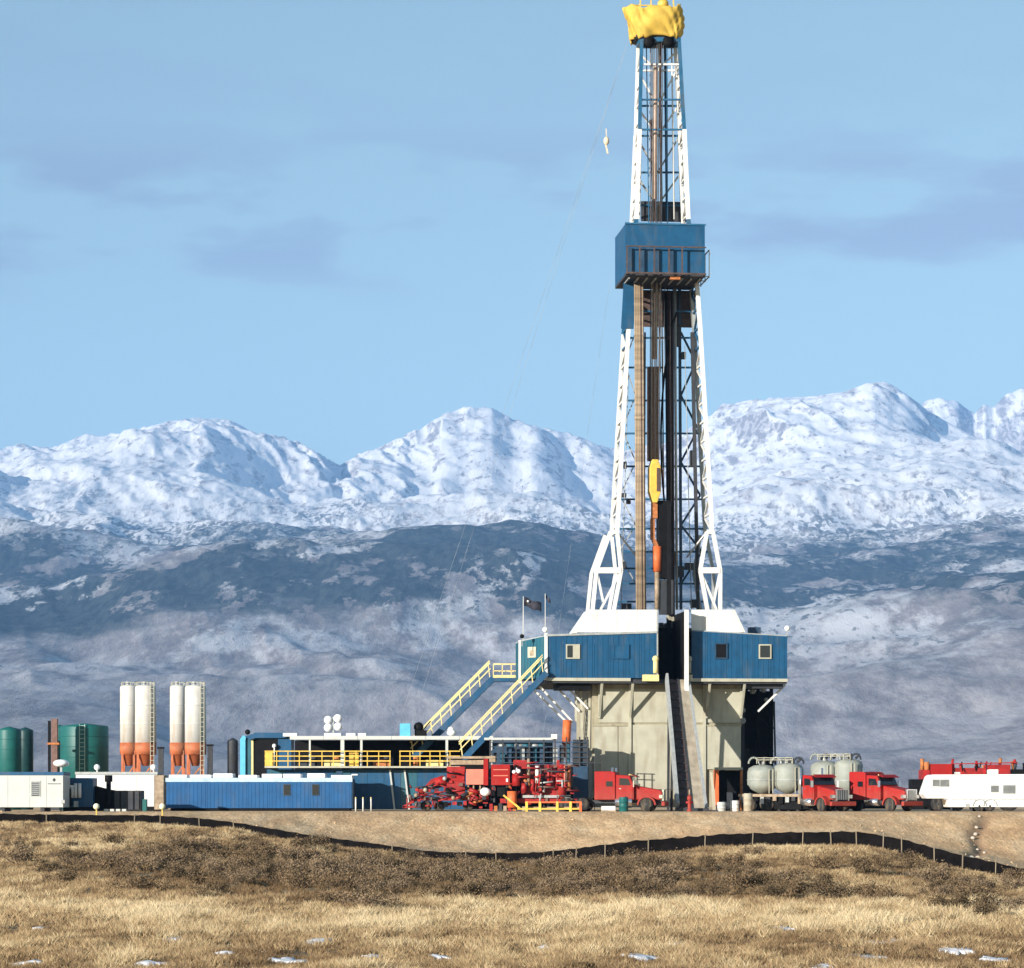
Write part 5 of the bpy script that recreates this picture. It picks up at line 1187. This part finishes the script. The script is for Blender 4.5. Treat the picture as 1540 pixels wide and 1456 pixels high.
for i in range(20):
    px = rng.uniform(622, 725); py_ = rng.uniform(1183, 1212); l_ = rng.uniform(6, 22); m_ = [PRED, PRED, RED, DARK, RUST, BLACK][i % 6]
    a = (t.x(px), rng.uniform(-.4, .1), t.z(py_)); b = (t.x(px + l_), a[1], t.z(py_ + rng.uniform(-8, 8)))
    MB().cyl(a, b, rng.uniform(.05, .16), None, 9).build('hose' if i % 2 else 'valve', m_, t.o)
for px, py_ in ((669, 1171), (682, 1200), (626, 1196), (640, 1188)): MB().ball((t.x(px), -.4, t.z(py_)), .15).build('gauge', [CREAM, GREY, PIPE, SALM][px % 4], t.o)
for i in range(46):
    px = rng.uniform(612, 732); py_ = rng.uniform(1168 if px > 660 else 1186, 1216); w_, h_ = rng.uniform(2, 8), rng.uniform(2, 9)
    MB().bx(t.x(px), t.x(px + w_), rng.uniform(-.45, -.2), .3, t.z(py_), t.z(py_ - h_)).build('fitting', [PRED, BLACK, PRED, DARK, DEEP, RUSTB, PRED][i % 7], t.o)
for i in range(40):
    px = rng.uniform(612, 728); py_ = rng.uniform(1158 if px > 664 else 1180, 1208); l_ = rng.uniform(6, 28); v_ = i % 3
    if 698 < px + l_ and px < 728 and py_ < 1181: continue
    MB().cyl((t.x(px), -.42, t.z(py_)), (t.x(px + (l_ if v_ else rng.uniform(-3, 3))), -.42 + rng.uniform(-.08, .08), t.z(py_ + (rng.uniform(-5, 5) if v_ else l_ * .6))), rng.uniform(.03, .08), None, 7).build('hose', [DEEP, PRED, BLACK, RUSTB, PRED, DARK][i % 6], t.o)
pump_wheels(t, (640, 660, 704), .36, .2)
t = Place('pump_skid', 'red pump skid with bright red control box and upright cylinders left of the red truck', 'pump', 805, -4)
bs = MB().bx(t.x(752), t.x(868), .1, 2.0, .55, .85).build('base_frame', PRED, t.o)
MB().bx(t.x(786), t.x(858), -.12, .08, t.z(1200), t.z(1196)).build('base_edge', GREY, t.o)
cb = MB().bx(t.x(739), t.x(767), -.3, 1.2, t.z(1181), t.z(1150)).build('control_box', RED, t.o, .03)
for py_ in (1157, 1166): MB().bx(t.x(742), t.x(764), -.34, -.302, t.z(py_ + 1.4), t.z(py_)).build('slot', SALM, cb)
MB().bx(t.x(761), t.x(764), -.35, -.302, t.z(1176), t.z(1171)).build('latch', WHITE, cb)
for a in (743, 762): MB().bar((t.x(a), 0, .6), (t.x(a), 0, t.z(1181)), .12).build('strut', DARK, t.o)
MB().ball((t.x(730), -.5, t.z(1191)), .36, 14, .8).build('filter', LAMP, t.o)
MB().bx(t.x(748), t.x(760), -.3, .3, t.z(1198), t.z(1184)).build('engine', BLACK, t.o)
MB().cyl((t.x(770), -.4, .25), (t.x(770), -.4, t.z(1190)), .32).build('drum', ORAN, t.o)
MB().cyl((t.x(776), -.1, t.z(1182)), (t.x(776), -.1, t.z(1166)), .28).ball((t.x(776), -.1, t.z(1163)), .26).build('pressure_vessel', RED, t.o)
MB().ball((t.x(773), -.35, t.z(1161)), .13).ball((t.x(780), -.35, t.z(1160)), .15).bar((t.x(776), -.3, t.z(1165)), (t.x(777), -.3, t.z(1155)), .07).build('gauge', LAMP, t.o)
MB().cyl((t.x(845), .1, .86), (t.x(845), .1, t.z(1154)), .30).lathe([(.30, 0), (.2, .18), (.02, .22)], (t.x(845), .1, t.z(1154))).build('pressure_vessel', RED, t.o)
MB().cyl((t.x(849), -.22, t.z(1184)), (t.x(849), -.22, t.z(1152)), .05).build('pipe', SALM, t.o)
for px, a, b, r, m_ in ((795, 1180, 1141, .10, PIPE), (808, 1178, 1152, .13, WHITE), (817, 1192, 1183, .12, LAMP), (825, 1182, 1150, .10, PRED), (831, 1178, 1155, .14, PRED), (838, 1186, 1160, .12, PRED), (801, 1190, 1172, .14, PRED), (814, 1196, 1176, .16, RED), (788, 1192, 1178, .2, PRED), (856, 1190, 1150, .12, RUST)):
    MB().cyl((t.x(px), .0, t.z(a)), (t.x(px), .0, t.z(b)), r).build('ram', m_, t.o)
MB().bx(t.x(784), t.x(842), .3, 1.8, .86, t.z(1172)).build('engine_block', PRED, t.o); MB().bx(t.x(784), t.x(845), 1.0, 1.9, t.z(1172), t.z(1150)).build('engine_hood', DEEP, t.o)
MB().bx(t.x(772), t.x(792), .4, 1.4, t.z(1156), t.z(1143)).build('air_cleaner', PRED, t.o)
for i in range(14):
    px = rng.uniform(755, 850); py_ = rng.uniform(1165, 1196); MB().cyl((t.x(px), -.2, t.z(py_)), (t.x(px + rng.uniform(-9, 9)), rng.uniform(-.3, .2), t.z(py_ + rng.uniform(-9, 9))), rng.uniform(.05, .11), None, 8).build('pipe', [PRED, DARK, RED, RUST][i % 4], t.o)
for i in range(44):
    px = rng.uniform(736, 866); py_ = rng.uniform(1152 if px > 770 else 1186, 1214); w_, h_ = rng.uniform(2, 6), rng.uniform(2, 10)
    MB().bx(t.x(px), t.x(px + w_), rng.uniform(-.1, .2), .9, t.z(py_), t.z(py_ - h_)).build('fitting', [PRED, BLACK, PRED, DARK, DEEP, RUSTB, BLACK][i % 7], t.o)
for i in range(8): MB().bx(t.x(736 + 7 * i), t.x(741 + 7 * i), -.2, .4, .02, rng.uniform(.3, .55)).build('block', [PRED, RUST, DARK, PIPE][i % 4], t.o)
for i in range(34):
    px = rng.uniform(772, 862); py_ = rng.uniform(1148, 1200); l_ = rng.uniform(6, 26); v_ = i % 3
    MB().cyl((t.x(px), -.28, t.z(py_)), (t.x(px + (l_ if v_ else rng.uniform(-3, 3))), -.28 + rng.uniform(-.08, .08), t.z(py_ + (rng.uniform(-4, 4) if v_ else l_))), rng.uniform(.03, .075), None, 7).build('pipe', [DEEP, PRED, BLACK, RUSTB, PRED, DARK, GREY][i % 7], t.o)
t = Place('pipe_rack', 'low yellow-orange pipe rack on the ground in front of the red pump skid', 'rack', 832, -8)
for py_ in (1206, 1216): MB().bar((t.x(778 if py_ > 1210 else 790), 0, t.z(py_ + .5)), (t.x(874), 0, t.z(py_ + .5)), .10).build('rail', YEL if py_ > 1210 else ORAN, t.o)
for px in (792, 812, 838, 858, 873): MB().bx(t.x(px) - .08, t.x(px) + .08, -.08, .5, 0, t.z(1205.5)).build('post', [YEL, ORAN][px % 2], t.o)
MB().bar((t.x(757), 0, t.z(1196)), (t.x(782), 0, t.z(1216)), .12).build('brace', YEL, t.o); MB().bar((t.x(790), .4, .25), (t.x(874), .4, .25), .12).build('rail', PIPE, t.o)

# ---- trucks
def truck(label, px, Y, rz, sleeper=False, rear=True, grey_grille=False, scl=.87):
    """conventional tractor, +x forward, origin on the ground under the front axle"""
    o_ = thing('red_truck', label, 'truck', (X(px, Y), Y, 0), rz)
    MB().bx(-6.6 if rear else -3.0, 1.1, -.45, .45, .62, .86).build('chassis', DARK, o_)
    hood = MB().prism([(-.95, .88), (1.12, .88), (1.18, 1.45), (1.05, 1.62), (-.95, 1.98)], 'y', -.78, .78).build('hood', RED, o_, .09)
    for s_ in (-1, 1):
        fd_ = MB(); ar = [(math.cos(a) * .72, math.sin(a) * .66 + .52) for a in np.linspace(-.05, math.pi + .05, 12)]
        ar2 = [(math.cos(a) * .60, math.sin(a) * .54 + .52) for a in np.linspace(math.pi + .05, -.05, 12)]
        fd_.prism([(p[0], p[1]) for p in ar] + [(p[0], p[1]) for p in ar2], 'y', s_ * .72, s_ * 1.2); fd_.build('fender', RED, o_)
        MB().bx(.95, 1.2, s_ * .82 - .16, s_ * .82 + .16, 1.0, 1.26).build('headlight', CHROME, o_)
        wheel(o_, 0, s_ * 1.02, .52, .3, s_)
        MB().cyl((-2.62, s_ * 1.05, .9), (-2.62, s_ * 1.05, 3.35), .085).build('exhaust_stack', CHROME, o_)
        MB().cyl((-2.4, s_ * .98, .72), (-1.1, s_ * .98, .72), .3).build('fuel_tank', CHROME, o_)
        MB().bx(-1.0, -.93, s_ * 1.12, s_ * 1.36, 1.85, 2.35).build('mirror', CHROME, o_)
        if rear:
            for x_ in (-4.9, -6.2): wheel(o_, x_, s_ * .92, .52, .5, s_)
    MB().bx(1.13, 1.24, -.52, .52, .85, 1.62).build('grille', GREY if grey_grille else DARK, o_)
    mb = MB().bx(1.12, 1.27, -.60, -.53, .82, 1.68).bx(1.12, 1.27, .53, .60, .82, 1.68).bx(1.12, 1.27, -.53, .53, 1.63, 1.68); mb.build('grille_frame', CHROME, o_)
    for i in range(6): MB().bx(1.245, 1.26, -.46 + .17 * i, -.42 + .17 * i, .9, 1.6).build('grille_bar', GREY, o_)
    MB().bx(1.15, 1.42, -1.2, 1.2, .42, .76).build('bumper', RED, o_, .05)
    MB().prism([(-2.35, .88), (-.96, .88), (-.96, 1.98), (-1.28, 2.72), (-2.35, 2.80)], 'y', -1.08, 1.08).build('cab', RED, o_, .06)
    MB().add([(-.955, -.98, 2.03), (-.955, .98, 2.03), (-1.235, .92, 2.64), (-1.235, -.92, 2.64), (-.915, -.98, 2.05), (-.915, .98, 2.05), (-1.195, .92, 2.66), (-1.195, -.92, 2.66)], [(0, 1, 2, 3), (4, 7, 6, 5), (0, 4, 5, 1), (1, 5, 6, 2), (2, 6, 7, 3), (3, 7, 4, 0)]).build('windshield', GLASS, o_)
    MB().prism([(-1.05, 2.74), (-.78, 2.60), (-.80, 2.66), (-1.2, 2.84)], 'y', -1.0, 1.0).build('visor', RED, o_)
    for s_ in (-1, 1):
        dr = MB().prism([(-2.2, 1.0), (-1.08, 1.0), (-1.08, 1.98), (-1.33, 2.6), (-2.2, 2.64)], 'y', s_ * 1.083, s_ * 1.105).build('door', RED, o_)
        MB().prism([(-2.08, 2.0), (-1.2, 2.0), (-1.40, 2.5), (-2.08, 2.54)], 'y', s_ * 1.107, s_ * 1.118).build('window', GLASS, dr); MB().bx(-2.1, -1.95, s_ * 1.107, s_ * 1.135, 1.7, 1.76).build('handle', CHROME, dr)
    if sleeper:
        MB().prism([(-4.0, .88), (-2.37, .88), (-2.37, 2.95), (-2.6, 3.06), (-4.0, 3.06)], 'y', -1.16, 1.16).build('sleeper', RED, o_, .07)
        MB().bx(-3.1, -2.6, -1.19, -1.165, 1.9, 2.3).build('vent', GLASS, o_)
    o_.scale = (scl,) * 3
    for i in range(5): MB().ball((-1.35, -.8 + .4 * i, 2.80), .06, 8).build('roof_light', PYEL, o_)
    if rear: MB().bx(-5.4, -4.2, -.6, .6, .88, 1.05).build('fifth_wheel', BLACK, o_)
    return o_
truck('red truck with sloping hood facing right in front of the cream base wall', 975, -5.5, math.radians(-10), sleeper=True)
truck('red truck with dark chrome framed grille beside the grey tanks', 1252, -5.5, math.radians(-58))
truck('red truck with tall sleeper cab and grey grille left of the white camper', 1352, -4.5, math.radians(-46), sleeper=True, grey_grille=True)

# ---- bulk tank trailers
def bulk_trailer(label, px, Y, rz, zt_, n_=3, r=.95):
    o_ = thing('bulk_trailer', label, 'tank trailer', (X(px, Y), Y, 0), rz)
    MB().bx(-2.6, 1.6 + (n_ - 2) * .5, -1.1, 1.1, .98, 1.16).build('deck', PIPE, o_); MB().bx(-2.5, 1.5 + (n_ - 2) * .6, -.4, .4, .75, .975).build('chassis', DARK, o_); MB().bx(-.2, 1.6 + (n_ - 2) * 1.6, -1.0, 1.0, .12, .74).build('shade_skirt', BLACK, o_); MB().bx(1.7, 3.6, -.9, .9, .15, 2.0).build('shade_block', BLACK, o_)  # black skirt and block added to stand for the trucks' cast shadows
    for i in range(n_):
        x_ = -1.05 + i * 1.75; h = zt_ - .14 * (i == 0)
        tk_ = MB().lathe([(.2, 1.17), (r * .8, 1.5), (r, 1.8), (r, h - .5), (r * .9, h - .25), (r * .6, h - .08), (.03, h)], (x_, 0, 0), 26).build('tank', BULK, o_)
        MB().cyl((x_, -.1, h - .05), (x_, -.1, h + .2), .22).build('hatch', GREY, tk_); MB().lathe([(r + .004, -.03), (r + .03, -.03), (r + .03, .03), (r + .004, .03)], (x_, 0, 2.1), 26).build('band', GREY, tk_)
        MB().bar((x_ + .5, -r * .92, 1.2), (x_ + .5, -r * .92, h - .35), .05).bar((x_ + .75, -r * .92, 1.2), (x_ + .75, -r * .92, h - .35), .05).build('ladder', CREAM, tk_)
    mb = MB(); L_ = -1.05 + (n_ - 1) * 1.75
    for x_ in np.linspace(-1.4, L_ + .3, 6): mb.bar((x_, -.6, zt_ - .1), (x_, -.6, zt_ + .3), .04)
    for h in (.16, .3): mb.bar((-1.4, -.6, zt_ + h), (L_ + .3, -.6, zt_ + h), .04)
    mb.build('top_rail', CREAM, o_)
    for x_ in (-1.9, -.7):
        for s_ in (-1, 1): wheel(o_, x_, s_ * .9, .48, .4, s_)
    mb = MB()
    for i in range(5): mb.cyl((-.9 + i * .55, -.3, zt_), (-.9 + i * .55 + .3, -.3, zt_ + .28), .09, None, 8)
    mb.build('top_pipes', DARK, o_)
    for i in range(5):
        x_ = -1.6 + i * .75; q_ = [(x_ + .35 * math.cos(a), -.5 + .15 * (i % 2), zt_ - .1 + .42 * math.sin(a)) for a in np.linspace(0, math.pi, 8)]; MB().tube(q_, .07, 7).build('hose_loop', [BULK, DARK, GREY][i % 3], o_)
    for i in range(10): MB().bx(-2.4 + .42 * i, -2.15 + .42 * i, -1.18, -.9, .5 + .1 * (i % 3), .97).build('tool_or_shade_box', [DARK, PIPE, BLACK, GREY][i % 4], o_)
    return o_
bulk_trailer('grey-green bulk tank trailer just right of the rig base', 1170, -2.5, math.radians(-8), 3.3, 2, 1.02)
bulk_trailer('grey-green bulk tank trailer between the two right red trucks, set back', 1262, 7, math.radians(-24), 3.7, 2, 1.02)
# ---- red unit behind the camper
t = Place('pump_truck', 'red pump machinery showing above the roof of the white camper', 'pump truck', 1465, 6)
MB().bx(t.x(1384), t.x(1580), .2, 2.2, .8, t.z(1178)).build('frame', DEEP, t.o); MB().bx(t.x(1372), t.x(1430), .1, 2.0, .1, t.z(1172)).build('tool_or_shade_box', BLACK, t.o)  # black box added to stand for shadow between truck and camper
MB().bx(t.x(1400), t.x(1432), 0, 2, t.z(1177.5), t.z(1149)).build('engine_housing', RED, t.o); MB().bx(t.x(1386), t.x(1399), .2, 1.6, t.z(1177.5), t.z(1158)).build('cooler', PRED, t.o)
MB().cyl((t.x(1388), .4, t.z(1158)), (t.x(1388), .4, t.z(1141)), .14).cyl((t.x(1395), .4, t.z(1160)), (t.x(1395), .4, t.z(1146)), .2).build('exhaust_pipe', RUST, t.o)
MB().bx(t.x(1434), t.x(1484), .3, 1.8, t.z(1177.5), t.z(1155)).build('pump_body', PRED, t.o); MB().bx(t.x(1486), t.x(1520), .1, 1.8, t.z(1177.5), t.z(1150)).build('fluid_end', PRED, t.o)
for i in range(18):
    px = rng.uniform(1432, 1545); tp = rng.uniform(1140, 1152); MB().cyl((t.x(px), rng.uniform(0, .8), t.z(1160)), (t.x(px + rng.uniform(-6, 6)), .3, t.z(tp)), rng.uniform(.04, .12), None, 8).build('pipe', [PRED, DARK, RED, RUST, BLACK][i % 5], t.o)
MB().bar((t.x(1432), .1, t.z(1149)), (t.x(1530), .1, t.z(1147)), .07).build('rail', RED, t.o); MB().bx(t.x(1522), t.x(1575), .2, 1.8, t.z(1177.5), t.z(1157)).build('hose_box', BLACK, t.o)
pump_wheels(t, (1410, 1440, 1520), .5)
# ---- camper
t = Place('camper', 'white fifth-wheel camper with raised nose at the right edge', 'camper', 1470, -7)
CW = mat('camper_white', (.80, .80, .77), .4, var=.03, dirt=.06, dirtcol=(.5, .45, .4))
prof_ = [(1389, 1194), (1398, 1168), (1402, 1165), (1615, 1164), (1615, 1214), (1427, 1214), (1424, 1201), (1394, 1201)]
MB().prism([(t.x(a), t.z(b)) for a, b in prof_][::-1], 'y', 0, 2.4).build('body', CW, t.o, .05)
def cwin(a, b, c_, d_, name='window'):
    f_ = MB().bx(t.x(a), t.x(b), -.035, -.002, t.z(d_), t.z(c_)).build(name, GREY, t.o); MB().bx(t.x(a + .9), t.x(b - .9), -.05, -.036, t.z(d_ - .9), t.z(c_ + .9)).build('pane', mat('camper_pane', (.16, .17, .17), .2, var=.2), f_)
cwin(1402, 1413, 1172, 1183); cwin(1413.5, 1427.5, 1172, 1183.5); cwin(1489.5, 1502, 1181, 1192); cwin(1508, 1527, 1180.5, 1194); cwin(1548, 1570, 1181, 1194)
MB().bx(t.x(1430), t.x(1612), -.02, -.003, t.z(1203.5), t.z(1202)).build('stripe', GREY, t.o)
MB().bx(t.x(1452), t.x(1458), -.03, -.003, t.z(1213), t.z(1209)).bx(t.x(1420), t.x(1426), -.02, -.003, t.z(1203), t.z(1201)).build('hatch', GREY, t.o)
MB().bx(t.x(1490), t.x(1504), .6, 1.6, t.z(1164) + .003, t.z(1157)).build('roof_unit', WHITE, t.o, .04); MB().bx(t.x(1440), t.x(1447), .8, 1.4, t.z(1164) + .003, t.z(1161)).build('roof_vent', OFFW, t.o)
for px in (1473, 1489): wheel(t.o, t.x(px), .12, .36, .22, -1); wheel(t.o, t.x(px), 2.2, .36, .22, 1)
mb = MB()
for px in (1473, 1489):
    ar = [(t.x(px) + math.cos(a) * .47, .36 + math.sin(a) * .47) for a in np.linspace(0, math.pi, 10)] + [(t.x(px) + math.cos(a) * .41, .36 + math.sin(a) * .41) for a in np.linspace(math.pi, 0, 10)]; mb.prism(ar, 'y', -.06, -.004)
mb.build('wheel_arch', GREY, t.o)
for px in (1432, 1462, 1606): MB().bx(t.x(px) - .06, t.x(px) + .06, .3, .42, 0, t.z(1213)).build('jack', DARK, t.o)
# ---- small things in front of the rig
t = Place('red_hydrant', 'small red valve post standing at the foot of the pipe ramp', 'valve post', 1037, -6)
MB().lathe([(.18, 0), (.18, .1), (.12, .14), (.12, .75), (.16, .78), (.16, .95), (.08, 1.05), (.02, 1.1)], (0, 0, 0), 14).build('barrel', RED, t.o); MB().cyl((-.24, 0, .6), (.24, 0, .6), .08).build('outlet', PRED, t.o); MB().cyl((0, 0, 1.1), (0, 0, 1.45), .05).build('stem', PIPE, t.o)
for px, Y, m_, h, lab, nm_ in ((938, -9, TANKG, .95, 'small green barrel in front of the red truck by the cream wall', 'barrel'), (1085, -4, OFFW, .62, 'pale drum lying left among clutter right of the ramp', 'drum'), (1105, -4, WHITE, .72, 'whitest drum in the clutter right of the ramp', 'drum'), (1125, -5, CREAM, 1.2, 'cream canister standing right of the orange cabinet', 'canister')):
    t = Place(nm_, lab, nm_, px, Y); r = .30
    b_ = MB().lathe([(r * .95, 0), (r, .03), (r, h * .33), (r + .02, h * .345), (r, h * .36), (r, h * .66), (r + .02, h * .675), (r, h * .69), (r, h - .03), (r * .95, h)], (0, 0, 0), 18).build('shell', m_, t.o); MB().cyl((.12, 0, h), (.12, 0, h + .05), .05).build('bung', DARK, t.o)
t = Place('pallet_box', 'low white box on the ground below the red truck hood', 'box', 915, -9); MB().bx(-.45, .45, -.3, .3, .08, .36).build('box', WHITE, t.o, .02); MB().bx(-.48, .48, -.33, .33, 0, .078).build('pallet', PIPE, t.o)
t = Place('ramp_post', 'bent cream post leaning beside the right foot of the ramp', 'post', 1072, -5.5); MB().bar((.1, 0, 0), (.0, 0, 1.5), .22).bar((.0, 0, 1.5), (-.12, 0, 2.6), .16).build('post', CREAM, t.o); MB().bx(-.1, .35, -.25, .25, 0, .1).build('base', DARK, t.o)
for px, lab in ((145, 'yellow marker post with pale round head by the silt fence, left of two'), (244, 'yellow marker post with pale round head by the blue trailer corner, right of two')):
    d_ = float(_sm(px, 2)) + .6; Y = d_ - CD; gz = float(ground_z((px - 770) * d_ / F, Y)); zt_ = Z(1213, Y) - gz
    o_ = thing('marker_post', lab, 'marker post', ((px - 770) * d_ / F, Y, gz)); MB().bar((0, 0, -.1), (0, 0, zt_), .07).build('post', YEL, o_); MB().ball((0, 0, zt_), .18, 12).build('head', mat('marker_head', (.85, .80, .52), .5), o_)
for px, Y in ((535, -6), (546, -6.2), (558, -5)):
    t = Place('bollard', 'thin pale post standing on the pad just right of the blue trailer end', 'post', px, Y, 0, 'thin posts beside the blue trailer'); MB().cyl((0, 0, 0), (0, 0, .85), .05, .05, 8).build('post', WHITE, t.o); MB().cyl((0, 0, .85), (0, 0, .95), .06, .04, 8).build('cap', PYEL, t.o)
# stones washed into the gully
STN = mat('pale_stone', (.46, .40, .33), .9, var=.2, bump=.4)
for i in range(9):
    d_ = 168 + 15 * i / 8 + rng.uniform(-1, 1); px = 1478 - (185 - d_) * .9 + 5 * math.sin(d_ * .8) + rng.uniform(-8, 8); x_ = (px - 770) * d_ / F
    mb = MB(); r = rng.uniform(.10, .2); mb.ball((0, 0, r * .5), r, 8, .7); mb.v = [(v[0] * rng.uniform(.8, 1.2), v[1] * rng.uniform(.8, 1.2), v[2]) for v in mb.v]
    o_ = mb.build('stone', STN); o_.location = (x_, d_ - CD, float(ground_z(x_, d_ - CD))); tag(o_, 'pale stone in the eroded gully of the dirt bank at right', 'stone', 'stones in the gully')
